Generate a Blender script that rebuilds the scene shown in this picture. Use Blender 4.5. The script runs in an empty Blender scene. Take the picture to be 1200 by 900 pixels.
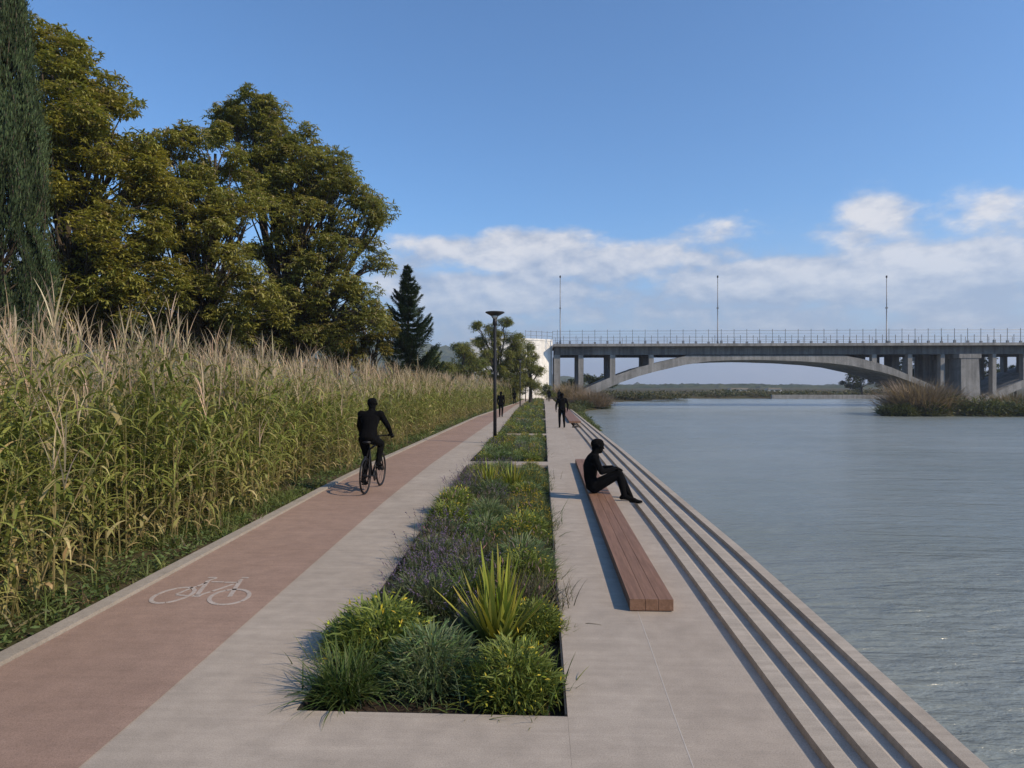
import bpy, bmesh, math, random
import numpy as np
from mathutils import Vector, Matrix
random.seed(7); RNG = np.random.default_rng(7)
PI = math.pi
S = bpy.context.scene
COL = S.collection

# ------------------------------------------------------------------ camera, sky, sun, exposure
F_PX, VPX, HZ, CAM_H = 760.0, 634.0, 452.0, 2.0        # for a 1200 x 900 frame
YAW = math.atan((VPX-600)/F_PX)
cam = bpy.data.cameras.new('camera'); co = bpy.data.objects.new('camera', cam); COL.objects.link(co)
co.location = (0, 0, CAM_H); co.rotation_euler = (PI/2, 0, YAW)
cam.sensor_width = 36; cam.lens = 36*F_PX/1200; cam.shift_y = (HZ-450)/1200
cam.clip_start = .05; cam.clip_end = 9000
S.camera = co
S.view_settings.view_transform = 'Standard'; S.view_settings.look = 'None'
S.view_settings.exposure = 0.06; S.view_settings.gamma = 1; S.view_settings.use_curve_mapping = False
S.cycles.max_bounces = 6; S.cycles.diffuse_bounces = 3; S.cycles.glossy_bounces = 3
S.cycles.transmission_bounces = 4; S.cycles.transparent_max_bounces = 8
S.cycles.use_denoising = True; S.cycles.sample_clamp_indirect = 4
SUN = Vector((1, -.45, 1.0966*math.tan(math.radians(37)))).normalized()
EL = math.asin(SUN.z)
sl = bpy.data.lights.new('sun', 'SUN'); sl.energy = 4.7; sl.angle = math.radians(.55); sl.color = (1, .825, .62)
so = bpy.data.objects.new('sun', sl); COL.objects.link(so); so.location = (40, -20, 60)
so.rotation_euler = SUN.to_track_quat('Z', 'Y').to_euler()

W = bpy.data.worlds.new('World'); S.world = W; W.use_nodes = True
def N(nt, typ, **kw):
    n = nt.nodes.new(typ)
    for k, v in kw.items():
        if k.startswith('i_'): n.inputs[int(k[2:])].default_value = v
        else: setattr(n, k, v)
    return n
def L(nt, a, b): nt.links.new(a, b)
def MA(nt, op, a, b=None, c=None, clamp=False):
    n = nt.nodes.new('ShaderNodeMath'); n.operation = op; n.use_clamp = clamp
    for i, v in enumerate((a, b, c)):
        if v is None: continue
        if isinstance(v, (int, float)): n.inputs[i].default_value = v
        else: nt.links.new(v, n.inputs[i])
    return n.outputs[0]
def ramp(nt, fac, stops, interp='LINEAR'):
    n = nt.nodes.new('ShaderNodeValToRGB'); n.color_ramp.interpolation = interp
    while len(n.color_ramp.elements) < len(stops): n.color_ramp.elements.new(.5)
    for e, (p, c) in zip(n.color_ramp.elements, stops):
        e.position = p; e.color = (c, c, c, 1) if isinstance(c, (int, float)) else (*c, 1)
    nt.links.new(fac, n.inputs[0]); return n.outputs[0]
def mix(nt, fac, a, b, blend='MIX'):
    n = nt.nodes.new('ShaderNodeMix'); n.data_type = 'RGBA'; n.blend_type = blend
    for i, v in ((0, fac), (6, a), (7, b)):
        if isinstance(v, (int, float)): n.inputs[i].default_value = v
        elif isinstance(v, tuple): n.inputs[i].default_value = (*v, 1)
        else: nt.links.new(v, n.inputs[i])
    return n.outputs[2]

nt = W.node_tree; nt.nodes.clear()
sky = N(nt, 'ShaderNodeTexSky', sky_type='NISHITA', sun_disc=False, sun_elevation=EL,
        sun_rotation=math.atan2(SUN.x, SUN.y), air_density=1.0, dust_density=.35, ozone_density=2.2, altitude=0)
tc = N(nt, 'ShaderNodeTexCoord')
sep = N(nt, 'ShaderNodeSeparateXYZ'); L(nt, tc.outputs['Generated'], sep.inputs[0])
dx, dy, dz = sep.outputs
def cloud_noise(off, scale, detail, rough=.55, stretch=2.3):
    mp = N(nt, 'ShaderNodeMapping'); mp.inputs['Location'].default_value = off
    mp.inputs['Scale'].default_value = (scale, scale, scale*stretch)
    L(nt, tc.outputs['Generated'], mp.inputs[0])
    n = N(nt, 'ShaderNodeTexNoise'); n.inputs['Scale'].default_value = 1; n.inputs['Detail'].default_value = detail
    n.inputs['Roughness'].default_value = rough; L(nt, mp.outputs[0], n.inputs[0]); return n.outputs[0]
SO = (3.1, 1.7, .4)
def sky_dir(px, py):
    x = (px-600)/F_PX; z = (HZ-py)/F_PX
    v = Vector((x*math.cos(YAW)-math.sin(YAW), math.cos(YAW)+x*math.sin(YAW), z)); return v.normalized()
def puff(px, py, wx, wy):                       # a soft bank of cloud around one direction of the sky
    d = sky_dir(px, py); sub = N(nt, 'ShaderNodeVectorMath', operation='SUBTRACT'); L(nt, tc.outputs['Generated'], sub.inputs[0]); sub.inputs[1].default_value = d
    sc = N(nt, 'ShaderNodeVectorMath', operation='MULTIPLY'); L(nt, sub.outputs[0], sc.inputs[0]); sc.inputs[1].default_value = (F_PX/wx, F_PX/wx, F_PX/wy)
    ln = N(nt, 'ShaderNodeVectorMath', operation='LENGTH'); L(nt, sc.outputs[0], ln.inputs[0])
    return MA(nt, 'SUBTRACT', 1, ln.outputs['Value'], clamp=True)
big = cloud_noise(SO, 8.0, 8, .6, 2.1)
big2 = cloud_noise((SO[0]-.08, SO[1], SO[2]-.17), 8.0, 5, .6, 2.1)   # the same field seen a step nearer the light
fine = cloud_noise((7, 2, 9), 16, 5, .6, 2.0)
# low bank: from the horizon up to about 14 degrees, rising to the right
top = MA(nt, 'MULTIPLY_ADD', dx, -.035, .238)
lowmask = MA(nt, 'SUBTRACT', top, dz)
low = N(nt, 'ShaderNodeMapRange', clamp=True); L(nt, lowmask, low.inputs[0]); low.inputs[1].default_value = -.05; low.inputs[2].default_value = .10
low.inputs[3].default_value = -.42; low.inputs[4].default_value = .22
bank = low.outputs[0]
puffs = None
for p in ((1025, 242, 105, 62), (1150, 232, 125, 62), (850, 262, 120, 48), (625, 290, 150, 44), (1085, 310, 150, 46), (500, 285, 110, 34), (735, 300, 150, 34), (930, 325, 150, 30), (560, 340, 140, 30)):
    q = puff(*p); puffs = q if puffs is None else MA(nt, 'MAXIMUM', puffs, q)
dens = MA(nt, 'ADD', MA(nt, 'ADD', big, bank), MA(nt, 'MULTIPLY', puffs, .52))
dens = MA(nt, 'ADD', dens, MA(nt, 'MULTIPLY_ADD', fine, .16, -.08))
cov = N(nt, 'ShaderNodeMapRange', interpolation_type='SMOOTHSTEP'); L(nt, dens, cov.inputs[0]); cov.inputs[1].default_value = .52; cov.inputs[2].default_value = .80
lit = MA(nt, 'SUBTRACT', big, big2)
lit = MA(nt, 'MULTIPLY_ADD', lit, 3.6, .12)
lit = MA(nt, 'ADD', lit, MA(nt, 'MULTIPLY', puffs, .85), clamp=True)
lit = MA(nt, 'ADD', lit, MA(nt, 'MULTIPLY_ADD', fine, .9, -.45), clamp=True)
ccol = mix(nt, lit, (2.35, 2.9, 3.95), (5.4, 5.4, 5.6))
lowf = N(nt, 'ShaderNodeMapRange'); L(nt, dz, lowf.inputs[0]); lowf.inputs[1].default_value = .05; lowf.inputs[2].default_value = .22; lowf.inputs[3].default_value = .50; lowf.inputs[4].default_value = .95
covf = MA(nt, 'MULTIPLY', cov.outputs[0], lowf.outputs[0])
# thin pale veil near the horizon
veil = N(nt, 'ShaderNodeMapRange', interpolation_type='SMOOTHSTEP'); L(nt, dz, veil.inputs[0]); veil.inputs[1].default_value = .26; veil.inputs[2].default_value = .0
veil.inputs[3].default_value = 0; veil.inputs[4].default_value = .85
base = mix(nt, 1.0, sky.outputs[0], (.62, .92, 1.16), 'MULTIPLY')
base = mix(nt, veil.outputs[0], base, (2.6, 3.3, 4.5))
skyc = mix(nt, covf, base, ccol)
bg = N(nt, 'ShaderNodeBackground'); bg.inputs[1].default_value = .15; L(nt, skyc, bg.inputs[0])
wo = N(nt, 'ShaderNodeOutputWorld'); L(nt, bg.outputs[0], wo.inputs[0])

# ------------------------------------------------------------------ helpers
def G(px, py, z=0.0):                            # photograph point on a level plane -> place in the world
    t = (CAM_H-z)*F_PX/(py-HZ); r = (px-600)/F_PX*t
    return (r*math.cos(YAW)-t*math.sin(YAW), t*math.cos(YAW)+r*math.sin(YAW), z)
def P(px, py, Y):                                # photograph point on the upright plane at distance Y
    x = (px-600)/F_PX; vx = x*math.cos(YAW)-math.sin(YAW); vy = math.cos(YAW)+x*math.sin(YAW); t = Y/vy
    return (vx*t, Y, CAM_H+(HZ-py)/F_PX*t)

class Acc:
    def __init__(s): s.V = []; s.F = []; s.C = []; s.n = 0
    def add(s, V, F, C):
        V = np.asarray(V, np.float32).reshape(-1, 3); F = np.asarray(F, np.int64).reshape(-1, 4)
        C = np.asarray(C, np.float32)
        if C.ndim == 1: C = np.tile(C, (len(V), 1))
        s.V.append(V); s.F.append(F+s.n); s.C.append(C.reshape(-1, C.shape[-1])[:, :3]); s.n += len(V)
        return s
    def arrays(s): return np.concatenate(s.V), np.concatenate(s.F), np.concatenate(s.C)
    def merge(s, o, M=None, tint=None):
        V, F, C = o
        if M is not None: V = V @ np.array(M.to_3x3()).T.astype(np.float32) + np.array(M.translation, np.float32)
        if tint is not None: C = C*np.array(tint, np.float32)
        return s.add(V, F, C)
    def build(s, name, mat, parent=None, smooth=False):
        V, F, C = s.arrays(); return mesh_np(name, V, F, C, mat, parent, smooth)
def mesh_np(name, V, F, C, mat, parent=None, smooth=False):
    me = bpy.data.meshes.new(name); n = len(F)
    me.vertices.add(len(V)); me.vertices.foreach_set('co', np.ascontiguousarray(V, np.float32).ravel())
    me.loops.add(n*4); me.loops.foreach_set('vertex_index', F.astype(np.int32).ravel())
    me.polygons.add(n); me.polygons.foreach_set('loop_start', np.arange(0, n*4, 4, dtype=np.int32))
    me.polygons.foreach_set('loop_total', np.full(n, 4, np.int32))
    me.polygons.foreach_set('use_smooth', np.full(n, smooth))
    me.update(calc_edges=True)
    a = me.color_attributes.new('Col', 'FLOAT_COLOR', 'POINT')
    a.data.foreach_set('color', np.concatenate([C, np.ones((len(C), 1), np.float32)], 1).astype(np.float32).ravel())
    me.materials.append(mat); o = bpy.data.objects.new(name, me); COL.objects.link(o)
    if parent: o.parent = parent
    return o
class MB:                                        # bmesh collector of solid shapes
    def __init__(s): s.bm = bmesh.new()
    def box(s, x0, x1, y0, y1, z0, z1, M=None):
        vs = [s.bm.verts.new((x, y, z)) for z in (z0, z1) for y in (y0, y1) for x in (x0, x1)]
        if M is not None:
            for v in vs: v.co = M @ v.co
        for f in ((0, 2, 3, 1), (4, 5, 7, 6), (0, 1, 5, 4), (1, 3, 7, 5), (3, 2, 6, 7), (2, 0, 4, 6)): s.bm.faces.new([vs[i] for i in f])
        return s
    def lathe(s, prof, c=(0, 0, 0), seg=24, axis='Z', M=None, caps=True):
        rings = []
        for r, h in prof:
            ring = []
            for i in range(seg):
                a = 2*PI*i/seg; p = Vector((r*math.cos(a), r*math.sin(a), h))
                if axis == 'X': p = Vector((p.z, p.x, p.y))
                if axis == 'Y': p = Vector((p.y, p.z, p.x))
                p += Vector(c)
                if M is not None: p = M @ p
                ring.append(s.bm.verts.new(p))
            rings.append(ring)
        for a, b in zip(rings, rings[1:]):
            for i in range(seg): s.bm.faces.new((a[i], a[(i+1) % seg], b[(i+1) % seg], b[i]))
        if caps:
            s.bm.faces.new(rings[0][::-1]); s.bm.faces.new(rings[-1])
        return s
    def tube(s, pts, r, seg=8, closed=False):
        pts = [Vector(p) for p in pts]; rr = r if isinstance(r, (list, tuple)) else [r]*len(pts); rings = []
        n = len(pts)
        for i, p in enumerate(pts):
            a = pts[(i-1) % n] if (closed or i > 0) else p; b = pts[(i+1) % n] if (closed or i < n-1) else p
            t = (b-a).normalized(); u = t.cross(Vector((0, 0, 1)))
            if u.length < .05: u = t.cross(Vector((1, 0, 0)))
            u.normalize(); v = t.cross(u)
            rings.append([s.bm.verts.new(p+u*rr[i]*math.cos(2*PI*k/seg)+v*rr[i]*math.sin(2*PI*k/seg)) for k in range(seg)])
        prs = list(zip(rings, rings[1:])) + ([(rings[-1], rings[0])] if closed else [])
        for a, b in prs:
            for i in range(seg): s.bm.faces.new((a[i], a[(i+1) % seg], b[(i+1) % seg], b[i]))
        if not closed: s.bm.faces.new(rings[0][::-1]); s.bm.faces.new(rings[-1])
        return s
    def prism(s, outline, y0, y1):               # outline in x,z extruded along y
        a = [s.bm.verts.new((x, y0, z)) for x, z in outline]; b = [s.bm.verts.new((x, y1, z)) for x, z in outline]
        n = len(a); s.bm.faces.new(a); s.bm.faces.new(b[::-1])
        for i in range(n): s.bm.faces.new((a[i], b[i], b[(i+1) % n], a[(i+1) % n]))
        return s
    def bevel(s, w, seg=2, ang=30):
        es = [e for e in s.bm.edges if len(e.link_faces) == 2 and e.calc_face_angle(0) > math.radians(ang)]
        bmesh.ops.bevel(s.bm, geom=es, offset=w, segments=seg, affect='EDGES', clamp_overlap=True); return s
    def build(s, name, mat, parent=None, smooth=False):
        bmesh.ops.recalc_face_normals(s.bm, faces=s.bm.faces)
        me = bpy.data.meshes.new(name); s.bm.to_mesh(me); s.bm.free()
        if smooth:
            for p in me.polygons: p.use_smooth = True
        me.materials.append(mat); o = bpy.data.objects.new(name, me); COL.objects.link(o)
        if parent: o.parent = parent
        return o
def empty(name, loc=(0, 0, 0), rz=0):
    o = bpy.data.objects.new(name, None); COL.objects.link(o); o.location = loc; o.rotation_euler = (0, 0, rz); o.empty_display_size = .2; return o
def tag(o, label=None, cat=None, group=None, kind=None):
    for k, v in (('label', label), ('category', cat), ('group', group), ('kind', kind)):
        if v: o[k] = v
    return o
def copy_tree(o, parent=None):
    c = o.copy(); COL.objects.link(c)
    if parent: c.parent = parent
    for ch in list(o.children): copy_tree(ch, c)
    return c

# ------------------------------------------------------------------ materials
def mat_new(name):
    m = bpy.data.materials.new(name); m.use_nodes = True; nt = m.node_tree; nt.nodes.clear()
    o = nt.nodes.new('ShaderNodeOutputMaterial'); b = nt.nodes.new('ShaderNodeBsdfPrincipled'); nt.links.new(b.outputs[0], o.inputs[0])
    return m, nt, b, o
def pos(nt, scale=(1, 1, 1)):
    g = nt.nodes.new('ShaderNodeNewGeometry'); mp = nt.nodes.new('ShaderNodeMapping'); mp.inputs['Scale'].default_value = scale
    nt.links.new(g.outputs['Position'], mp.inputs[0]); return mp.outputs[0]
def noise(nt, vec, scale, detail=4, rough=.55, dist=0):
    n = nt.nodes.new('ShaderNodeTexNoise'); n.inputs['Scale'].default_value = scale; n.inputs['Detail'].default_value = detail
    n.inputs['Roughness'].default_value = rough; n.inputs['Distortion'].default_value = dist; nt.links.new(vec, n.inputs[0]); return n.outputs[0]
def bump(nt, b, h, strength, dist):
    n = nt.nodes.new('ShaderNodeBump'); n.inputs['Strength'].default_value = strength; n.inputs['Distance'].default_value = dist
    nt.links.new(h, n.inputs['Height']); nt.links.new(n.outputs[0], b.inputs['Normal']); return n
def mineral(name, c0, c1, rough=.85, big=.7, grain=90, brush=0, speck=.12, bumps=.25, stain=None):
    m, nt, b, o = mat_new(name); p = pos(nt)
    n1 = noise(nt, p, big, 6, .6); n2 = noise(nt, p, grain, 3, .7); n3 = noise(nt, p, big*7, 5, .6)
    f = ramp(nt, n1, [(.3, 0), (.7, 1)]); col = mix(nt, f, c0, c1)
    f3 = ramp(nt, n3, [(.35, .90), (.65, 1.06)]); col = mix(nt, 1., col, f3, 'MULTIPLY')
    sp = ramp(nt, n2, [(.34, 1-speck*1.8), (.5, 1), (.70, 1+speck*1.4)]); col = mix(nt, 1., col, sp, 'MULTIPLY')
    if brush:
        pb = pos(nt, (.35, 5, 1)); nb = noise(nt, pb, 3.2, 6, .6, .3); fb = ramp(nt, nb, [(.35, 1-brush), (.65, 1+brush*.6)]); col = mix(nt, 1., col, fb, 'MULTIPLY')
    if stain:
        ns = noise(nt, pos(nt, (1, .5, 1)), .45, 5, .65, .6); fs = ramp(nt, ns, [(.52, 0), (.66, 1)]); fs = MA(nt, 'MULTIPLY', fs, stain); col = mix(nt, fs, col, tuple(x*.62 for x in c0))
    nt.links.new(col, b.inputs['Base Color']); b.inputs['Roughness'].default_value = rough; b.inputs['Specular IOR Level'].default_value = .25
    bump(nt, b, n2, bumps, .004); return m
def add_streaks(m, lo=.72):
    nt = m.node_tree; b = next(n for n in nt.nodes if n.type == 'BSDF_PRINCIPLED'); l = b.inputs['Base Color'].links[0]; src = l.from_socket
    n = noise(nt, pos(nt, (1.6, 1.6, .10)), 1, 5, .7, .2); f = ramp(nt, n, [(.38, lo), (.58, 1.08)]); nt.links.new(mix(nt, 1., src, f, 'MULTIPLY'), b.inputs['Base Color'])
def foliage(name, translucent=.3, rough=.55, spec=.3):
    m, nt, b, o = mat_new(name); a = nt.nodes.new('ShaderNodeAttribute'); a.attribute_name = 'Col'
    n = noise(nt, pos(nt), 1.3, 3); f = ramp(nt, n, [(.3, .78), (.7, 1.2)]); col = mix(nt, 1., a.outputs['Color'], f, 'MULTIPLY')
    nt.links.new(col, b.inputs['Base Color']); b.inputs['Roughness'].default_value = rough; b.inputs['Specular IOR Level'].default_value = spec
    if translucent:
        t = nt.nodes.new('ShaderNodeBsdfTranslucent'); c2 = mix(nt, 1., col, (1.25, 1.25, .7), 'MULTIPLY'); nt.links.new(c2, t.inputs[0])
        ms = nt.nodes.new('ShaderNodeMixShader'); ms.inputs[0].default_value = translucent
        nt.links.new(b.outputs[0], ms.inputs[1]); nt.links.new(t.outputs[0], ms.inputs[2]); nt.links.new(ms.outputs[0], o.inputs[0])
    return m
def plain(name, c, rough=.6, spec=.4, metal=0, var=.12, scale=12):
    m, nt, b, o = mat_new(name); n = noise(nt, pos(nt), scale, 4); f = ramp(nt, n, [(.3, 1-var), (.7, 1+var)])
    nt.links.new(mix(nt, 1., c, f, 'MULTIPLY'), b.inputs['Base Color']); b.inputs['Roughness'].default_value = rough
    b.inputs['Specular IOR Level'].default_value = spec; b.inputs['Metallic'].default_value = metal; return m

M_PAVE = mineral('pale_pavement_concrete', (.322, .277, .226), (.385, .334, .275), grain=120, brush=.07, stain=.25)
M_PAVE2 = mineral('promenade_concrete', (.318, .270, .218), (.380, .326, .266), grain=110, brush=.05, stain=.28)
M_SLOT = mineral('pale_shade_slot_concrete', (.40, .355, .295), (.46, .41, .345), grain=110, stain=.3)  # colour made paler to lighten the shade inside the step slots
M_STEP = mineral('step_concrete', (.33, .285, .232), (.39, .345, .285), grain=110, brush=.14, stain=.2)
M_KERB = mineral('kerb_concrete', (.28, .245, .20), (.34, .30, .25), grain=100, big=2, stain=.3)
M_RED = mineral('red_lane_asphalt', (.262, .178, .135), (.312, .218, .168), grain=150, brush=.07, speck=.16, stain=.22)
M_MARK = mineral('worn_white_paint', (.34, .29, .25), (.42, .37, .33), grain=60, big=8, speck=.1)
nt = M_MARK.node_tree; b_ = next(n for n in nt.nodes if n.type == 'BSDF_PRINCIPLED'); src = b_.inputs['Base Color'].links[0].from_socket
wr = ramp(nt, noise(nt, pos(nt), 26, 6, .75), [(.54, 0), (.66, .6)]); nt.links.new(mix(nt, wr, src, (.285, .20, .155)), b_.inputs['Base Color'])
M_JOINT = plain('pale_joint_sealant', (.42, .38, .33), .8, .2)
M_SOIL = mineral('dark_planting_soil', (.020, .014, .009), (.045, .030, .020), grain=45, big=5, speck=.35, bumps=1, rough=1)
M_EDGE = plain('dark_steel_edging', (.03, .028, .025), .6, .4)
M_BRC = mineral('bridge_concrete', (.22, .215, .20), (.33, .32, .30), big=.22, grain=9, speck=.08, stain=.45)
M_BRG = mineral('girder_shade_concrete', (.12, .12, .115), (.18, .178, .17), big=.25, grain=9, speck=.08, stain=.4)  # darkened: shade under the deck overhang is put into the girder colour
M_WHITE = mineral('white_rendered_wall', (.74, .72, .66), (.82, .80, .75), big=.3, grain=12, speck=.03, stain=.12)
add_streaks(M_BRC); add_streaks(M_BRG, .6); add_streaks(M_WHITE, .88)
M_STEEL = plain('galvanised_steel', (.20, .21, .22), .5, .5, .6)
M_BLACK = plain('matte_black_cloth', (.0045, .0045, .005), 1.0, .05, 0, .25, 20)
M_BIKE = plain('black_bicycle_paint', (.006, .006, .007), .5, .3)
M_POST = plain('dark_lamp_paint', (.018, .018, .020), .5, .4)
M_LEAF = foliage('broad_leaf', .36); M_REED = foliage('reed_leaf', .28, .6, .2); M_GRASS = foliage('bed_foliage', .3)
M_NEEDLE = foliage('conifer_needle', .08, .7, .15); M_FLOWER = foliage('flower_petal', .2, .7, .1)
M_BARK = mineral('tree_bark', (.055, .042, .030), (.10, .08, .06), big=3, grain=30, speck=.3, bumps=.8)

def wood_mat():
    m, nt, b, o = mat_new('bench_hardwood'); p = pos(nt, (26, 1.1, 26))
    n = noise(nt, p, 1.2, 7, .65, .5); n2 = noise(nt, pos(nt, (120, 4, 120)), 1, 3, .6)
    col = mix(nt, ramp(nt, n, [(.3, 0), (.7, 1)]), (.140, .074, .042), (.250, .140, .088))
    g = nt.nodes.new('ShaderNodeNewGeometry'); sx = nt.nodes.new('ShaderNodeSeparateXYZ'); nt.links.new(g.outputs['Position'], sx.inputs[0])
    nt.links.new(mix(nt, 1., col, ramp(nt, n2, [(.3, .85), (.7, 1.1)]), 'MULTIPLY'), b.inputs['Base Color'])
    b.inputs['Roughness'].default_value = .6; b.inputs['Specular IOR Level'].default_value = .25; bump(nt, b, n, .3, .004); return m
M_WOOD = wood_mat()

def ground_mat():
    m, nt, b, o = mat_new('earth_and_grass'); p = pos(nt)
    n = noise(nt, p, .8, 6, .65); n2 = noise(nt, p, 9, 5, .7)
    c = mix(nt, ramp(nt, n, [(.4, 0), (.6, 1)]), (.045, .050, .018), (.085, .065, .038)); c = mix(nt, 1., c, ramp(nt, n2, [(.3, .6), (.7, 1.35)]), 'MULTIPLY')
    nt.links.new(c, b.inputs['Base Color']); b.inputs['Roughness'].default_value = 1; b.inputs['Specular IOR Level'].default_value = .1
    bump(nt, b, n2, .8, .03); return m
M_GROUND = ground_mat()
def hill_mat():
    m, nt, b, o = mat_new('wooded_hillside'); p = pos(nt)
    n = noise(nt, p, .02, 6, .7); n2 = noise(nt, p, .12, 4, .7)
    c = mix(nt, ramp(nt, n, [(.4, 0), (.6, 1)]), (.035, .055, .03), (.07, .08, .04)); c = mix(nt, 1., c, ramp(nt, n2, [(.3, .5), (.7, 1.4)]), 'MULTIPLY')
    nt.links.new(c, b.inputs['Base Color']); b.inputs['Roughness'].default_value = 1; b.inputs['Specular IOR Level'].default_value = 0; return m
M_HILL = hill_mat()
def water_mat():
    m, nt, b, o = mat_new('river_water')
    p1 = pos(nt, (.42, 1.5, 1)); n1 = noise(nt, p1, .60, 3, .5, .5)
    p2 = pos(nt, (.7, 2.4, 1)); n2 = noise(nt, p2, 2.4, 4, .55, .3)
    n3 = noise(nt, pos(nt, (1, 2.4, 1)), 12, 3, .6)
    patch = ramp(nt, noise(nt, pos(nt, (.07, .10, 1)), 1, 3, .6, .5), [(.35, .55), (.65, 1.15)])     # calmer and windier patches
    h = MA(nt, 'ADD', MA(nt, 'MULTIPLY', n1, .60), MA(nt, 'ADD', MA(nt, 'MULTIPLY', n2, .22), MA(nt, 'MULTIPLY', n3, .03)))
    h = MA(nt, 'MULTIPLY', h, patch)
    nb = noise(nt, pos(nt, (.05, .12, 1)), 1, 4, .6, .4)
    c = mix(nt, ramp(nt, nb, [(.35, 0), (.65, 1)]), (.16, .183, .162), (.205, .228, .207))
    nt.links.new(c, b.inputs['Base Color']); b.inputs['Roughness'].default_value = .20; b.inputs['IOR'].default_value = 1.36
    b.inputs['Specular IOR Level'].default_value = .62
    bump(nt, b, h, 1.0, .44); return m
M_WATER = water_mat()

# ------------------------------------------------------------------ the lines of the promenade, X as a function of Y
def line(pts, near=None, far=None):
    w = sorted([G(*p)[:2][::-1] for p in pts] + ([far[::-1]] if far else []))
    ys = np.array([a for a, _ in w]); xs = np.array([b for _, b in w])
    yy = np.arange(-4, 116, .5); xx = np.interp(yy, ys, xs)
    k = np.array([1, 2, 3, 2, 1])/9.; xp = np.pad(xx, 2, mode='edge'); xx = np.convolve(xp, k, 'valid')
    return lambda Y: np.interp(Y, yy, xx)
X_KERB = line([(0, 783), (408, 560), (452.5, 538), (560, 488.5), (607, 472)], far=(-2.2, 100))
X_RED = line([(95, 900), (450, 588), (505, 544), (577, 494), (604, 475)], far=(-1.95, 100))
X_BEDL = line([(345, 836), (549, 541), (583, 508), (604.8, 479.6)], far=(-1.6, 97))
X_BEDR = line([(665, 836), (642, 541), (638.5, 475)])
X_JOIN = line([(810, 900), (748, 717), (672, 535)], far=(1.0, 60))
F_FL = lambda Y: np.interp(Y, [4, 9.5, 25, 60], [1, 1.055, 1.10, 1.10])
STEPS = [(.716, .768), (.824, .882), (.9375, .998), (1.054, 1.118)]       # front of each drop and far side of the shade slot below it
DROP = .10
Y_END = 104.0; Y_STEP = 66.0

def solid_strip(mb, XL, XR, y0, y1, zt, zb, n=None):
    """a slab whose two long sides follow XL(Y) and XR(Y)"""
    n = n or max(1, int((y1-y0)/1.0)); ys = [y0+(y1-y0)*i/n for i in range(n+1)]; bm = mb.bm; rows = []
    for y in ys:
        xl, xr = float(XL(y)), float(XR(y)); rows.append([bm.verts.new(c) for c in ((xl, y, zb), (xl, y, zt), (xr, y, zt), (xr, y, zb))])
    for a, b in zip(rows, rows[1:]):
        for i in range(4): bm.faces.new((a[i], a[(i+1) % 4], b[(i+1) % 4], b[i]))
    bm.faces.new(rows[0]); bm.faces.new(rows[-1][::-1])
def sheet(name, XL, XR, y0, y1, z, mat, kind='structure', step=1.0):
    n = max(1, int((y1-y0)/step)); bm = bmesh.new(); prev = None
    for i in range(n+1):
        y = y0+(y1-y0)*i/n; r = (bm.verts.new((float(XL(y)), y, z)), bm.verts.new((float(XR(y)), y, z)))
        if prev: bm.faces.new((prev[0], prev[1], r[1], r[0]))
        prev = r
    me = bpy.data.meshes.new(name); bm.to_mesh(me); bm.free(); me.materials.append(mat); o = bpy.data.objects.new(name, me); COL.objects.link(o)
    if kind: o['kind'] = kind
    return o
NOSE = lambda k: (lambda Y: STEPS[k][0]*(CAM_H+k*DROP)*F_FL(Y))
SLOT = lambda k: (lambda Y: STEPS[k][1]*(CAM_H+(k+1)*DROP)*F_FL(Y))
OUTER = lambda Y: 1.17*(CAM_H+4*DROP)*F_FL(Y)
# beds: planted openings in the slab
BEDS = [(G(500, 836)[1], 16.35), (17.1, 26.5), (27.1, 38.6), (39.3, 55.0), (55.8, 74.0), (74.8, 96.0)]
mb = MB(); solid_strip(mb, lambda y: X_KERB(y)-.0, X_BEDL, -3, Y_END, 0, -.45); tag(mb.build('pavement', M_PAVE), kind='structure')
mb = MB(); prev = -3
for a, b in BEDS+[(Y_END, None)]:
    solid_strip(mb, lambda y: X_BEDL(y)+.001, lambda y: X_BEDR(y)-.001, prev, a, 0, -.45); prev = b
tag(mb.build('bed_crossing_pavement', M_PAVE), kind='structure')
mb = MB(); solid_strip(mb, X_BEDR, X_JOIN, -3, Y_END, 0, -.45); tag(mb.build('promenade_walk', M_PAVE), kind='structure')
mb = MB(); solid_strip(mb, lambda y: X_JOIN(y)+.006, NOSE(0), -3, Y_STEP, 0, -1.7)
solid_strip(mb, lambda y: X_JOIN(y)+.006, lambda y: NOSE(0)(y)+.15, Y_STEP, Y_END, 0, -.9); tag(mb.build('promenade_edge', M_PAVE2), kind='structure')
mb = MB(); solid_strip(mb, X_JOIN, lambda y: X_JOIN(y)+.006, -3, Y_END, .001, -.4); tag(mb.build('pavement_joint', M_JOINT), kind='structure')
# river steps: one stair of four treads, a slot added under every riser to give a dark shade band
mb = MB(); mc = MB()
for k in range(4):
    zt = -(k+1)*DROP; a = NOSE(k); c = SLOT(k); b = NOSE(k+1) if k < 3 else OUTER
    solid_strip(mc, lambda y: a(y)+.0005, lambda y: c(y)-.0005, -3, Y_STEP, zt-.06, -1.9)       # floor of the added shade slot
    solid_strip(mb, c, lambda y: b(y), -3, Y_STEP, zt, -1.9)
tag(mb.build('river_steps', M_STEP), kind='structure'); tag(mc.build('step_shade_slots', M_SLOT), kind='structure')
sheet('cycle_lane', lambda y: X_KERB(y)+.003, X_RED, -3, Y_END, .004, M_RED)
mb = MB(); solid_strip(mb, lambda y: X_KERB(y)-.15, lambda y: X_KERB(y)-.002, -3, Y_END, .035, -.5); mb.bevel(.006, 1, 60)
tag(mb.build('lane_kerb', M_KERB), kind='structure')
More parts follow.
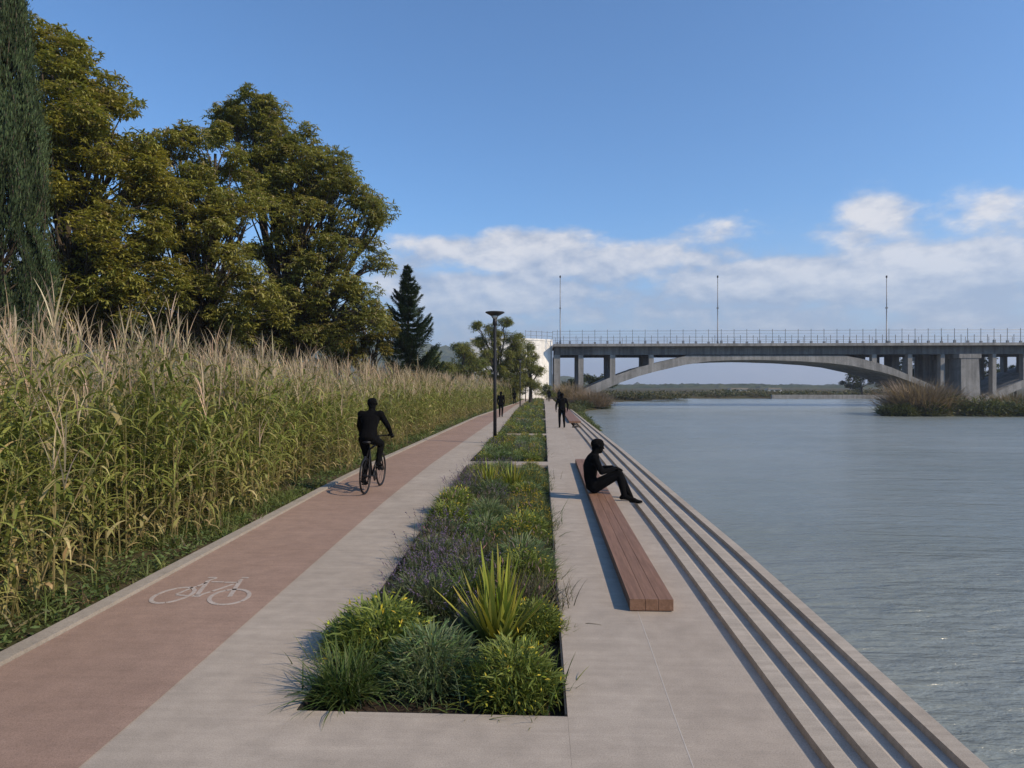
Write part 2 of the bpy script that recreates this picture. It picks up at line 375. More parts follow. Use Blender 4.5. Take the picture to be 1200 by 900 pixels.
# steel edging and soil of the beds
for i, (a, b) in enumerate(BEDS):
    sheet('planting_soil', lambda y: X_BEDL(y)+.002, lambda y: X_BEDR(y)-.002, a+.002, b-.002, -.07, M_SOIL)
    mb = MB(); solid_strip(mb, lambda y: X_BEDR(y)-.016, lambda y: X_BEDR(y)-.004, a+.02, b-.02, .004, -.2)
    solid_strip(mb, lambda y: X_BEDL(y)+.004, lambda y: X_BEDL(y)+.012, a+.02, b-.02, -.004, -.2)
    solid_strip(mb, lambda y: X_BEDL(y)+.013, lambda y: X_BEDR(y)-.017, a+.004, a+.014, -.004, -.2, 1)
    tag(mb.build('bed_edging', M_EDGE), kind='structure')

# ------------------------------------------------------------------ ground and water
WZ = -1.2
def smooth(a, b, x): t = np.clip((x-a)/(b-a), 0, 1); return t*t*(3-2*t)
def bank_x(Y):            # waterline on the near side
    return np.interp(Y, [0, 60, 66, 80, 92, 97, 104, 120, 150, 162], [2.2, 2.2, 3.6, 5.0, 9.5, 9.0, 6.0, 10, 29, 34])
offs = [-4000, -2000, -1200, -700, -400, -250, -150, -100, -70, -50, -36, -26, -19, -14, -10, -7, -5, -3.5, -2.5, -1.8, -1.3, -.9, -.6, -.35, -.13, -.10, 1, 3, 4.5]+list(np.arange(5.5, 16, .8))+list(np.arange(16, 100, 2.5))+[105, 115, 130, 160, 200, 260, 350, 500, 700, 1000, 1500, 2500, 4000]
rows = [-200, -100, -50, -20, -8, -3]+list(np.arange(-1, 60, 1.5))+list(np.arange(60, 110, 1.5))+list(np.arange(110, 180, 2.5))+[185, 195, 210, 230, 260, 300, 360, 450, 600, 800, 1100, 1500, 2200, 3500, 6000]
offs = np.array(offs); rows = np.array(rows)
OX, OY = np.meshgrid(offs, rows); XX = X_KERB(np.clip(OY, -3, 100))+OX
hn = np.sin(XX*1.7+OY*.9)*np.cos(OY*1.3-XX*.6)*.03+np.sin(XX*.31)*np.cos(OY*.27)*.04
land = -.06+hn+np.clip(-OX-1, 0, 12)*.008
ZZ = np.where(OX <= -.12, land, -.95)
river = OX > .5
bx = bank_x(OY)
near = np.where(OY < 60, -2.6, np.where(XX < 1.0, -.10 if False else -.25, -.25-(XX-1.0)/np.maximum(bx-1.0, 1)*.95))
near = np.where((OY >= 60) & (XX > bx), WZ-(XX-bx)*.4, near)
near = np.maximum(near, -2.6)
near = np.where((OY < 60) & (XX < 1.6), -.95, near)
far = smooth(160, 166, OY)*1.95-2.6                                     # far bank, 0.55 m above the water
# island and far abutment bank on the right
isx = np.interp(OY, [66, 70, 76, 90, 120, 165], [60, 37.0, 38.0, 47, 62, 88]); isl = np.where(OY > 67, smooth(-1.2, 1.8, XX-isx)*smooth(67, 70.5, OY)*2.15-2.6, -2.6)
rv = np.maximum(np.maximum(near, far), isl)
rv = np.where(OY < -3, -2.6, rv)
ZZ = np.where(river, rv, ZZ)
ZZ = np.where((OX > .5) & (OY > 104) & (XX < 8), -.3, ZZ)
nr, ncl = XX.shape
V = np.stack([XX, OY, ZZ], -1).reshape(-1, 3); idx = np.arange(nr*ncl).reshape(nr, ncl)
F = np.stack([idx[:-1, :-1], idx[:-1, 1:], idx[1:, 1:], idx[1:, :-1]], -1).reshape(-1, 4)
g = mesh_np('ground', V, F, np.ones((len(V), 3)), M_GROUND, smooth=False); g['kind'] = 'structure'
mb = MB(); vs = [mb.bm.verts.new(c) for c in ((2.0, -300, WZ), (3000, -300, WZ), (3000, 164, WZ), (2.0, 164, WZ))]; mb.bm.faces.new(vs)
tag(mb.build('water', M_WATER), kind='structure')
# distant hills, left of the bridge and low ones across the water
def hills(name, Y0, Y1, prof, seed, amp):
    r = np.random.default_rng(seed); xs = np.linspace(-1.3*Y1, 1.3*Y1, 420); ys = np.linspace(Y0, Y1, 14)
    A, B = np.meshgrid(xs, ys); t = (B-Y0)/(Y1-Y0); H = prof(A/B)*np.sin(PI*np.clip(t, 0, 1))**.7
    nz = sum(np.sin(A*f+r.uniform(0, 6))*np.cos(B*f*.8+r.uniform(0, 6))/(k+1.) for k, f in enumerate((.011, .027, .06, .13, .31)))
    Z = H*(1+.12*nz)+r.normal(0, amp, A.shape)*(H > .5) - 1.0
    V = np.stack([A, B, Z], -1).reshape(-1, 3); i = np.arange(V.shape[0]).reshape(A.shape)
    F = np.stack([i[:-1, :-1], i[:-1, 1:], i[1:, 1:], i[1:, :-1]], -1).reshape(-1, 4)
    o = mesh_np(name, V, F, np.ones((len(V), 3)), M_HILL); o['kind'] = 'structure'
hills('hills', 1000, 1500, lambda s: np.interp(s, [-1.3, -.6, -.2, -.12, -.05, .02, .1, 1.3], [80, 95, 92, 82, 60, 22, 3, 3]), 3, 2.2)
hills('low_hills', 620, 800, lambda s: np.interp(s, [-1.3, .0, .1, .2, .3, .42, .5, 1.3], [5, 5, 3.5, 4.5, 5.2, 3.2, 4.0, 5]), 8, .5)

# painted cycle mark, traced on the lane
def mark_pt(x, y): return Vector(G(150+x/7.5, 660+y/7.5)).to_2d()
def stroke(mb, pts, w0, w1=None, z0=.006, z1=.0085):
    w1 = w1 or w0; p = [mark_pt(*q) for q in pts]; Ls = []; n = len(p)
    for i, q in enumerate(p):
        t = (p[min(i+1, n-1)]-p[max(i-1, 0)]).normalized(); nn = Vector((-t.y, t.x)); w = (w0+(w1-w0)*i/(n-1))/2
        Ls.append([mb.bm.verts.new((*(q+nn*w), z0)), mb.bm.verts.new((*(q+nn*w), z1)), mb.bm.verts.new((*(q-nn*w), z1)), mb.bm.verts.new((*(q-nn*w), z0))])
    for a, b in zip(Ls, Ls[1:]):
        for i in range(4): mb.bm.faces.new((a[i], a[(i+1) % 4], b[(i+1) % 4], b[i]))
    mb.bm.faces.new(Ls[0]); mb.bm.faces.new(Ls[-1][::-1])
def arc_pts(c, ax, ay, tilt, a0, a1, n=22):
    o = []
    for i in range(n+1):
        a = math.radians(a0+(a1-a0)*i/n); u = ax*math.cos(a); v = ay*math.sin(a); o.append((c[0]+u*math.cos(tilt)-v*math.sin(tilt), c[1]-(u*math.sin(tilt)+v*math.cos(tilt))))
    return o
mb = MB()
for a0, a1 in ((8, 128), (131, 245), (248, 365)): stroke(mb, arc_pts((394, 288), 196, 52, .24, a0, a1), .038, .038)
for a0, a1 in ((20, 95), (98, 235), (238, 300), (303, 377)): stroke(mb, arc_pts((891, 303), 178, 62, .15, a0, a1), .038, .038)
stroke(mb, [(425, 285), (520, 292)], .03); stroke(mb, [(425, 280), (560, 222), (600, 212)], .03, .03); stroke(mb, [(612, 208), (690, 176)], .03, .03)
stroke(mb, [(565, 293), (640, 293)], .055); stroke(mb, [(603, 290), (705, 160)], .042); stroke(mb, [(640, 283), (722, 258)], .03)
stroke(mb, [(742, 252), (930, 188)], .035, .03); stroke(mb, [(735, 168), (838, 171)], .03); stroke(mb, [(850, 174), (965, 176)], .035)
stroke(mb, [(893, 300), (988, 158)], .042); stroke(mb, [(985, 155), (1005, 146)], .03); stroke(mb, [(1000, 133), (1058, 134)], .04)
stroke(mb, [(706, 132), (780, 133)], .035); stroke(mb, [(700, 160), (778, 137)], .03)
tag(mb.build('cycle_marking', M_MARK), kind='structure')

# ------------------------------------------------------------------ bridge
YB, YB2 = 100.0, 111.5
def pz(px, py): x, _, z = P(px, py, YB); return (x, z)
XBL = P(648.5, 400, YB)[0]
bridge = empty('arch_bridge', (XBL, YB, WZ)); tag(bridge, 'long grey concrete arch bridge spanning the river on slender columns', 'bridge')
def bpart(mb, name, mat, parent=bridge, **k):
    for v in mb.bm.verts: v.co -= bridge.location
    return mb.build(name, mat, parent, **k)
XR_ = P(1260, 400, YB)[0]+58
mb = MB(); mb.box(XBL, XR_, YB-.45, YB2+.45, 8.02, 8.42); bpart(mb.bevel(.03, 1), 'deck', M_BRC)
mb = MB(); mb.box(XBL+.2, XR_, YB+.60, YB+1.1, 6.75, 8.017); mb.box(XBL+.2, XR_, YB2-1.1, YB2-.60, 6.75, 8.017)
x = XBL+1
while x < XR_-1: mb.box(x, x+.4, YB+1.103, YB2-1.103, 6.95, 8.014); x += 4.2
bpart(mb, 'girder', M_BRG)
exL = [(662, 468), (678, 459), (695, 451), (715, 442.5), (750, 430), (780, 422.5), (806, 416.5)]
exR = [(990, 416.5), (1010, 420), (1030, 425), (1048, 431), (1065, 438.5), (1090, 449), (1113, 461), (1124, 468)]
inR = [(1118, 474), (1105, 464), (1090, 456), (1070, 447.5), (1052, 441), (1035, 436), (1000, 428.5), (975, 425.5), (937, 423), (900, 421.8), (882, 421.5)]
inL = [(855, 422), (832, 423.2), (805, 427), (770, 435), (748, 441), (727, 448.5), (705, 458), (687, 466), (674, 474)]
out = [pz(*p) for p in exL+exR+inR+inL]
mb = MB(); mb.prism(out, YB+.40, YB2-.40); bpart(mb, 'arch', M_BRC)
ex2 = [(1147, 473), (1160, 465), (1180, 455), (1200, 446), (1225, 437), (1250, 429), (1275, 424), (1300, 421)]; in2 = [(1300, 427), (1275, 431), (1250, 437), (1225, 445), (1200, 455), (1182, 463), (1163, 473)]
mb = MB(); mb.prism([pz(*p) for p in ex2+in2], YB+.40, YB2-.40); bpart(mb, 'arch', M_BRC)
def topz(px):
    for a, b in zip(exL, exL[1:]):
        if a[0] <= px <= b[0]: return a[1]+(b[1]-a[1])*(px-a[0])/(b[0]-a[0])
    for a, b in zip(exR, exR[1:]):
        if a[0] <= px <= b[0]: return a[1]+(b[1]-a[1])*(px-a[0])/(b[0]-a[0])
    for a, b in zip(ex2, ex2[1:]):
        if a[0] <= px <= b[0]: return a[1]+(b[1]-a[1])*(px-a[0])/(b[0]-a[0])
    return 472
for px, w in ((653, .95), (681, .75), (718.5, .8), (764, .75), (1027, .7), (1069, .65), (1107.5, .62), (1168.5, .55), (1205, .6), (1235, .6)):
    x, z = pz(px, topz(px)+1.5); wy = .9
    for y in (YB+.55, YB2-1.45-.02):
        mb = MB(); mb.box(x-w/2, x+w/2, y, y+wy, z if px > 655 else -1.6, 6.747); bpart(mb.bevel(.04, 1), 'column', M_BRC)
    if px not in (653, 1205):
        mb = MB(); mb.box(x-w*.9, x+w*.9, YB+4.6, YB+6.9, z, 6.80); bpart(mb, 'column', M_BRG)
for i in range(7):                               # the approach spans beyond the second arch foot
    x = pz(1275, 440)[0]+i*6.5
    for y in (YB+.55, YB2-1.47): mb = MB(); mb.box(x-.4, x+.4, y, y+.9, -2, 6.747); bpart(mb.bevel(.04, 1), 'column', M_BRC)
mb = MB(); mb.box(XR_-5, XR_+9, YB+.2, YB2-.2, -2, 6.745); bpart(mb.bevel(.05, 1), 'abutment', M_BRC)
x0, z0 = pz(1125, 470); x1, _ = pz(1146, 470)
mb = MB(); mb.prism([(x0, -2.2), (x1+.25, -2.2), (x1-.1, 6.1), (x0-.05, 6.1)], YB-.35, YB2+.35); bpart(mb.bevel(.05, 1), 'pier', M_BRC)
mb = MB(); mb.box(x0-.35, x1+.25, YB-.42, YB2+.42, 6.103, 6.745); bpart(mb.bevel(.04, 1), 'pier_cap', M_BRC)
# railing
rail = MB()
for z, r in ((10.35, .026), (9.9, .014), (9.45, .014), (8.95, .02)): rail.tube([(XBL-.2, YB-.25, z), (XR_, YB-.25, z)], r, 6)
rail = bpart(rail, 'railing', M_STEEL)
pm = None; x = XBL+.6; i = 0
for x in np.arange(XBL+.6, XR_-1, .955):
    tall = i % 2 == 0
    if i < 98:
        mb = MB(); h = 2.15 if tall else 1.25
        mb.box(-.03, .03, -.035, .035, 0, h)
        if i % 2 == 0: mb.box(-.15, .15, -.16, .10, .002, .26+.08*(i % 3))
        p = mb.build('post', M_STEEL, rail); p.location = Vector((x, YB-.25, 8.422))-bridge.location
    i += 1
rail2 = MB()
for z, r in ((10.2, .025), (9.5, .016), (8.95, .02)): rail2.tube([(XBL-.2, YB2+.25, z), (XR_, YB2+.25, z)], r, 6)
for x in np.arange(XBL+.6, XR_-1, 3.8): rail2.box(x-.03, x+.03, YB2+.22, YB2+.28, 8.422, 10.2)
bpart(rail2, 'railing', M_STEEL)
for px, lab in ((656.5, 'slim grey mast on the bridge deck beside the white wall, leftmost of three'), (841, 'slim grey mast on the bridge deck above the crown of the arch, middle of three'), (1039, 'slim grey mast on the right part of the bridge deck, rightmost of three')):
    x, y, z = P(px, 325.5, YB+.5); m = empty('light_mast', (x, YB+.5, 8.425)); tag(m, lab, 'mast', 'masts along the bridge deck'); h = z-8.425
    MB().lathe([(.15, 0), (.15, .5), (.085, .52), (.075, h*.55), (.05, h)], seg=10).build('pole', M_STEEL, m, True)
    MB().lathe([(.09, h), (.13, h+.08), (.11, h+.3), (.03, h+.36)], seg=10).build('lantern', M_POST, m, True)
    MB().box(-.13, .13, -.13, .13, h*.53, h*.55).build('bracket', M_STEEL, m)

# white retaining wall of the bridge approach: convex towards the path
wall = empty('approach_wall', (XBL-9, 98, -.3)); tag(wall, 'tall white rendered curved wall at the left end of the bridge, behind trees', 'wall')
def cw(t): x = XBL-.12-12.5*(1-t); return x, 97.2+4.2*((t-.25)/.75)**2*(1 if t > .25 else .4)
ys_ = [cw(i/30) for i in range(31)]
def curved(mb, pts, off0, off1, z0, z1):
    r = [[mb.bm.verts.new((x-wall.location.x, y+o-wall.location.y, z-wall.location.z)) for o, z in ((off0, z0), (off0, z1), (off1, z1), (off1, z0))] for x, y in pts]
    for a, b in zip(r, r[1:]):
        for i in range(4): mb.bm.faces.new((a[i], a[(i+1) % 4], b[(i+1) % 4], b[i]))
    mb.bm.faces.new(r[0]); mb.bm.faces.new(r[-1][::-1])
mb = MB(); curved(mb, ys_, 0, 9.5, -.6, 8.95); mb.build('wall_body', M_WHITE, wall)
mb = MB(); curved(mb, [(x, y-.09) for x, y in ys_], 0, .5, 8.953, 9.2); mb.build('coping', M_WHITE, wall)
mb = MB()
for z in (9.7, 10.3): mb.tube([(x-wall.location.x, y+.15-wall.location.y, z-wall.location.z) for x, y in ys_[20:]], .028, 5)
for x, y in ys_[20::2]: mb.box(x-wall.location.x-.03, x-wall.location.x+.03, y+.12-wall.location.y, y+.18-wall.location.y, 9.2-wall.location.z, 10.45-wall.location.z)
mb.build('railing', M_STEEL, wall)
# joint lines in the wall
mb = MB()
for i in (21, 25): x, y = ys_[i]; mb.box(x-.015-wall.location.x, x+.015-wall.location.x, y-.012-wall.location.y, y+.1-wall.location.y, .2, 9.0)
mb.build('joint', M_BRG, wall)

# ------------------------------------------------------------------ street lamps
M_DIFF = plain('frosted_lamp_cone', (.62, .60, .54), .35, .5)
def make_lamp(h=4.62):
    t = empty('street_lamp')
    MB().lathe([(.13, 0), (.13, .012), (.075, .02), (.07, .09)], seg=20).build('base', M_POST, t, False)
    MB().lathe([(.062, .02), (.058, h*.5), (.052, h-.5), (.052, h-.47), (.075, h-.46), (.075, h-.26), (.05, h-.24)], seg=20).build('pole', M_POST, t, True)
    mb = MB(); mb.lathe([(.0, h-.24), (.07, h-.24), (.10, h-.19), (.135, h-.14), (.0, h-.138)], seg=24, caps=False); mb.build('diffuser', M_DIFF, t, True)
    mb = MB(); mb.lathe([(.14, h-.135), (.30, h-.045), (.33, h-.035), (.33, h), (.0, h+.012)], seg=36, caps=False)
    mb.build('lamp_head', M_POST, t)
    mb = MB()
    for k in range(4):
        a = PI/4+k*PI/2; mb.tube([(.055*math.cos(a), .055*math.sin(a), h-.27), (.15*math.cos(a), .15*math.sin(a), h-.13)], .008, 5)
    mb.build('bracket', M_POST, t); return t
lamp = make_lamp(); LS = [(G(580, 519.5), 'black post lamp with inverted cone head nearest the camera, standing in the planting'),
    (G(609.5, 476.3), 'black post lamp second from the camera, in front of the trees'), (None, 'black post lamp third from the camera, near the white wall'), (None, 'farthest small black post lamp beside the trees at the wall')]
for i, (p, lab) in enumerate(LS):
    if p is None: p = (-1.75, 99.5, 0) if i == 2 else (-2.05+.1, 82.0, 0)
    if i == 3: lab = 'small dark post lamp between the second lamp and the white wall'
    if i == 2: lab = 'farthest small dark post lamp at the foot of the white wall'
    l = lamp if i == 0 else copy_tree(lamp); p = list(p); p[2] = -.06 if i < 3 else 0; l.location = p; l.rotation_euler.z = i*.7
    tag(l, lab, 'street lamp', 'lamps along the planting beds')

# ------------------------------------------------------------------ benches
def make_bench(y0, y1, xa, xb, w, zt, th, lab):
    t = empty('bench', ((xa+xb)/2+w/2, (y0+y1)/2, 0), 0); tag(t, lab, 'bench', 'long timber benches on the promenade')
    ox, oy, _ = t.location; mb = MB(); n = 3; gap = .004; ws = [.36, .30, .34]; f = 0
    M = Matrix(((1, (xb-xa)/(y1-y0), 0, 0), (0, 1, 0, 0), (0, 0, 1, 0), (0, 0, 0, 1)))
    for i in range(n):
        x0 = xa+w*f+gap/2; f += ws[i]; x1 = xa+w*f-gap/2
        mb.box(x0-ox, x1-ox, 0, y1-y0, zt-th, zt, None)
    for v in mb.bm.verts: v.co.x += (xb-xa)/(y1-y0)*v.co.y; v.co.y += y0-oy
    mb.bevel(.004, 2); mb.build('seat', M_WOOD, t)
    mb = MB(); mb.box(xa+.09-ox, xa+w-.07-ox, .32, y1-y0-.32, .001, zt-th-.003)
    for v in mb.bm.verts: v.co.x += (xb-xa)/(y1-y0)*v.co.y; v.co.y += y0-oy
    mb.build('plinth', M_PAVE2, t); return t
BH = .11
bn = G(738, 702, BH); bf = G(674, 538, BH); br = G(789, 702, BH)
make_bench(bn[1], bf[1], bn[0], bf[0], br[0]-bn[0], BH, .10, 'long low brown timber bench under the seated person, nearer of the two')
b2 = G(667, 493.5, .11)
make_bench(b2[1], b2[1]+21, b2[0]-.0, b2[0]+.15, .62, .11, .10, 'distant low timber bench beside the standing person on the promenade')
# small dark stone
mb = MB(); bmesh.ops.create_icosphere(mb.bm, subdivisions=2, radius=.13)
for v in mb.bm.verts: v.co = Vector((v.co.x*1.5, v.co.y, max(v.co.z*.55, -.03)+.03+.02*math.sin(v.co.x*30)))
o = mb.build('stone', plain('dark_stone', (.05, .045, .04), .9, .2), None, False); o.location = G(675, 501); tag(o, 'small dark flat stone lying on the pale promenade', 'stone')

# ------------------------------------------------------------------ bicycle
bx_, by_, _ = G(428, 579.5)
bike = empty('bicycle', (bx_, by_, .004)); bike.rotation_euler.z = -.03; tag(bike, 'black city bicycle ridden away along the red lane', 'bicycle')
R = .335; WB = 1.04; HUB = [(0, 0, R), (0, WB, R)]; BB = Vector((0, .43, .285)); ST = Vector((0, .26, .80)); HT = Vector((0, .84, .86)); HB = Vector((0, .875, .66))
mb = MB(); mb.tube([BB, ST+Vector((0, -.03, .10))], .019); mb.tube([BB, HB], .021); mb.tube([ST, HT], .018); mb.tube([HT, HB], .023)
for s in (-1, 1):
    mb.tube([BB+Vector((s*.03, 0, 0)), (s*.065, 0, R)], .011); mb.tube([ST+Vector((s*.012, 0, 0)), (s*.065, 0, R)], .010)
mb.build('frame', M_BIKE, bike, True)
mb = MB(); 
for s in (-1, 1): mb.tube([HB+Vector((s*.045, .02, -.02)), Vector((s*.055, WB, R))], .013)
mb.tube([HB+Vector((-.05, .018, -.01)), HB+Vector((.05, .018, -.01))], .017); mb.build('fork', M_BIKE, bike, True)
def ring(mb, c, r, t, seg=48, tw=None):
    mb.tube([(c[0], c[1]+r*math.cos(2*PI*i/seg), c[2]+r*math.sin(2*PI*i/seg)) for i in range(seg)], t, 8, True)
for c in HUB:
    mb = MB(); ring(mb, c, R-.035, .011)
    for i in range(16):
        a = 2*PI*i/16; mb.tube([(.025*(-1)**i, c[1], c[2]), (0, c[1]+(R-.04)*math.cos(a), c[2]+(R-.04)*math.sin(a))], .0016, 4)
    mb.lathe([(.02, -.06), (.03, -.03), (.018, 0), (.03, .03), (.02, .06)], c, 10, 'X'); w = mb.build('wheel', M_BIKE, bike, True)
    mb = MB(); ring(mb, c, R-.018, .018); mb.build('tyre', M_BIKE, w, True)
mb = MB(); mb.tube([HT, HT+Vector((0, -.02, .10)), HT+Vector((0, .05, .15))], .015); HBc = Vector((0, .83, 1.01))
mb.tube([HBc+Vector((x, y, z)) for x, y, z in ((-.33, -.10, .02), (-.2, -.03, .02), (-.06, .02, 0), (.06, .02, 0), (.2, -.03, .02), (.33, -.10, .02))], .012); hb = mb.build('handlebar', M_BIKE, bike, True)
for s in (-1, 1): MB().tube([HBc+Vector((s*.23, -.045, .02)), HBc+Vector((s*.345, -.108, .02))], .019, 10).build('grip', M_BIKE, hb, True)
mb = MB(); mb.tube([(0, .08, .955), (0, .16, .955), (0, .28, .95), (0, .36, .945)], [.085, .075, .035, .02], 10)
for v in mb.bm.verts: v.co.z = .945+(v.co.z-.955)*.35
mb.build('saddle', M_BIKE, bike, True)
mb = MB(); mb.lathe([(.10, -.004), (.10, .004)], BB+Vector((.055, 0, 0)), 20, 'X'); PL = Vector((-.125, .36, .13)); PR = Vector((.125, .50, .44))
mb.tube([BB+Vector((-.06, 0, 0)), (-.07, PL.y, PL.z)], .012); mb.tube([BB+Vector((.06, 0, 0)), (.07, PR.y, PR.z)], .012); mb.tube([BB+Vector((-.06, 0, 0)), BB+Vector((.06, 0, 0))], .018)
ck = mb.build('crank', M_BIKE, bike, True)
for p in (PL, PR): MB().box(p.x-.045, p.x+.045, p.y-.035, p.y+.035, p.z-.012, p.z+.012).bevel(.004, 1).build('pedal', M_BIKE, ck)
mb = MB(); mb.tube([(0, -.10, .62), (0, -.02, .69), (0, .06, .66)], .02, 6); mb.build('mudguard', M_BIKE, bike)

# ------------------------------------------------------------------ people
def capsule(bm, p0, p1, r0, r1, flat=1.0, side=(1, 0, 0), n=14):
    p0, p1 = Vector(p0), Vector(p1); t = p1-p0; Ln = max(t.length, 1e-4); t = t/Ln; s = Vector(side); s = (s-t*s.dot(t))
    if s.length < .05: s = t.orthogonal()
    s.normalize(); u = t.cross(s); rings = []
    prof = [(-r0*math.cos(a), r0*math.sin(a)) for a in (0.25, .7, 1.15)]+[(0, r0), (Ln*.33, r0+(r1-r0)*.33), (Ln*.66, r0+(r1-r0)*.66), (Ln, r1)]+[(Ln+r1*math.cos(a), r1*math.sin(a)) for a in (1.15, .7, .25)]
    for h, r in prof: rings.append([bm.verts.new(p0+t*h+s*(r*math.cos(2*PI*k/n))+u*(r*flat*math.sin(2*PI*k/n))) for k in range(n)])
    for a, b in zip(rings, rings[1:]):
        for k in range(n): bm.faces.new((a[k], a[(k+1) % n], b[(k+1) % n], b[k]))
    bm.faces.new(rings[0][::-1]); bm.faces.new(rings[-1])
def loft(bm, secs, n=18):                        # sections: centre, half width (x), half depth (y), axis tilt
    rings = []
    for c, rx, ry in secs: rings.append([bm.verts.new(Vector(c)+Vector((rx*math.cos(2*PI*k/n), ry*math.sin(2*PI*k/n), 0))) for k in range(n)])
    for a, b in zip(rings, rings[1:]):
        for k in range(n): bm.faces.new((a[k], a[(k+1) % n], b[(k+1) % n], b[k]))
    bm.faces.new(rings[0][::-1]); bm.faces.new(rings[-1])
def person(J, loc, rz, label, voxel=.009, s=1.0, hand_curl=.9, name='person', clothes=0.0):
    """J: joints in a frame facing +Y, right = +X; one continuous figure"""
    bm = bmesh.new(); V = lambda k: Vector(J[k]); J = dict(J); J['head'] = tuple(Vector(J['head'])+Vector((0, 0, -.018)))
    pel, wa, ch, nk, hd = (V(k) for k in ('pelvis', 'waist', 'chest', 'neck', 'head')); face = Vector(J.get('face', (0, 1, 0))).normalized(); c = clothes
    loft(bm, [(pel+Vector((0, 0, -.10)), .09, .07), (pel+Vector((0, 0, -.06)), .155, .115), (pel, .172, .125), (pel.lerp(wa, .5), .165, .118), (wa, .150+c, .108+c), (wa.lerp(ch, .5), .163+c, .118+c), (ch, .187+c, .130+c), (ch.lerp(nk, .45), .190, .125), (ch.lerp(nk, .8), .135, .10), (nk, .072, .070)])
    capsule(bm, nk-(nk-ch)*.25, hd+Vector((0, -.01, -.05)), .070, .062)
    rt = Vector((face.y, -face.x, 0)).normalized()
    capsule(bm, hd+Vector((0, 0, .028))-face*.018, hd+Vector((0, 0, .032))+face*.018, .093, .090, .9, (0, 0, 1))   # skull
    capsule(bm, hd+face*.020+Vector((0, 0, -.01)), hd+face*.042+Vector((0, 0, -.072)), .066, .043, .95, rt)            # face and jaw
    capsule(bm, hd+face*.088+Vector((0, 0, .012)), hd+face*.104+Vector((0, 0, -.018)), .010, .014, 1, rt, 8)          # nose
    capsule(bm, hd+face*.083+rt*-.018+Vector((0, 0, -.048)), hd+face*.083+rt*.018+Vector((0, 0, -.048)), .009, .009, 1, face, 8)   # lips
    capsule(bm, hd+face*.080+rt*-.04+Vector((0, 0, .035)), hd+face*.080+rt*.04+Vector((0, 0, .035)), .010, .010, 1, face, 8)      # brow
    for q in (-1, 1): capsule(bm, hd+rt*q*.088+Vector((0, 0, -.012)), hd+rt*q*.094+Vector((0, 0, .022)), .012, .016, .6, face, 8)   # ears
    capsule(bm, hd-face*.030+Vector((0, 0, .045)), hd+face*.022+Vector((0, 0, .060)), .092, .080, .92, rt); capsule(bm, hd-face*.045+Vector((0, 0, -.04)), hd-face*.03+Vector((0, 0, .03)), .066, .085, .9, rt)               # hair
    for q, sd in ((-1, 'L'), (1, 'R')):
        sh, el, wr = V('sh'+sd), V('el'+sd), V('wr'+sd); hp, kn, an = V('hip'+sd), V('kn'+sd), V('an'+sd)
        capsule(bm, ch.lerp(nk, .35)+Vector((q*.05, 0, 0)), sh, .088, .074); capsule(bm, sh, el, .066+c*.6, .050+c*.5); capsule(bm, el, wr, .050+c*.5, .034+c*.3)
        fd = Vector(J.get('hand'+sd, tuple(wr-el))).normalized(); pn = Vector(J.get('palm'+sd, (-q, 0, 0))); pn = (pn-fd*pn.dot(fd)).normalized(); ac = fd.cross(pn)
        if ac.dot(Vector((0, 1, 0))) < 0 and abs(ac.y) > .3: ac = -ac
        pc = wr+fd*.055; capsule(bm, wr+fd*.01, pc, .034, .041, .42, ac, 10)
        for k, ln in enumerate((.072, .080, .075, .058)):
            b = pc+fd*.035+ac*(.030-.020*k); m1 = b+(fd*math.cos(hand_curl*.35)+pn*math.sin(hand_curl*.35))*ln*.5; m2 = m1+(fd*math.cos(hand_curl*1.3)+pn*math.sin(hand_curl*1.3))*ln*.32
            e = m2+(fd*math.cos(hand_curl*2.1)+pn*math.sin(hand_curl*2.1))*ln*.26
            capsule(bm, b, m1, .0105, .0095, 1, ac, 8); capsule(bm, m1, m2, .0095, .009, 1, ac, 8); capsule(bm, m2, e, .009, .0075, 1, ac, 8)
        b = wr+fd*.03+ac*.030; m1 = b+(fd*.6+ac*.65+pn*.35).normalized()*.04; e = m1+(fd*.8+pn*.5+ac*.15).normalized()*.034
        capsule(bm, b, m1, .014, .012, 1, ac, 8); capsule(bm, m1, e, .012, .009, 1, ac, 8)
        capsule(bm, hp, kn, .100+c*.3, .066); capsule(bm, kn, kn.lerp(an, .35), .064, .063); capsule(bm, kn.lerp(an, .35), an, .063, .047)
        td = Vector(J.get('toe'+sd, (0, 1, 0))).normalized(); hl = an-td*.045+Vector((0, 0, -.042)); bl = an+td*.125+Vector((0, 0, -.060 if abs(td.z) < .2 else -.045))
        capsule(bm, an, hl, .042, .036, 1, (1, 0, 0)); capsule(bm, an+td*.02-Vector((0, 0, .02)), bl, .042, .038, .8, (1, 0, 0)); capsule(bm, bl, bl+td*.045+Vector((0, 0, -.003)), .039, .032, .75, (1, 0, 0)); capsule(bm, hl+Vector((0, 0, -.002)), bl, .035, .037, .8, (1, 0, 0))
    bmesh.ops.recalc_face_normals(bm, faces=bm.faces)
    me = bpy.data.meshes.new('tmp'); bm.to_mesh(me); bm.free(); o = bpy.data.objects.new(name, me); COL.objects.link(o)
    md = o.modifiers.new('r', 'REMESH'); md.mode = 'VOXEL'; md.voxel_size = voxel; md.use_smooth_shade = True
    sm = o.modifiers.new('s', 'SMOOTH'); sm.factor = .5; sm.iterations = 2
    dg = bpy.context.evaluated_depsgraph_get(); m2 = bpy.data.meshes.new_from_object(o.evaluated_get(dg)); o.modifiers.clear(); o.data = m2; bpy.data.meshes.remove(me)
    m2.name = name; m2.materials.clear(); m2.materials.append(M_BLACK)
    for p in m2.polygons: p.use_smooth = True
    zmin = min(v.co.z for v in m2.vertices); o['_zmin'] = 0; del o['_zmin']
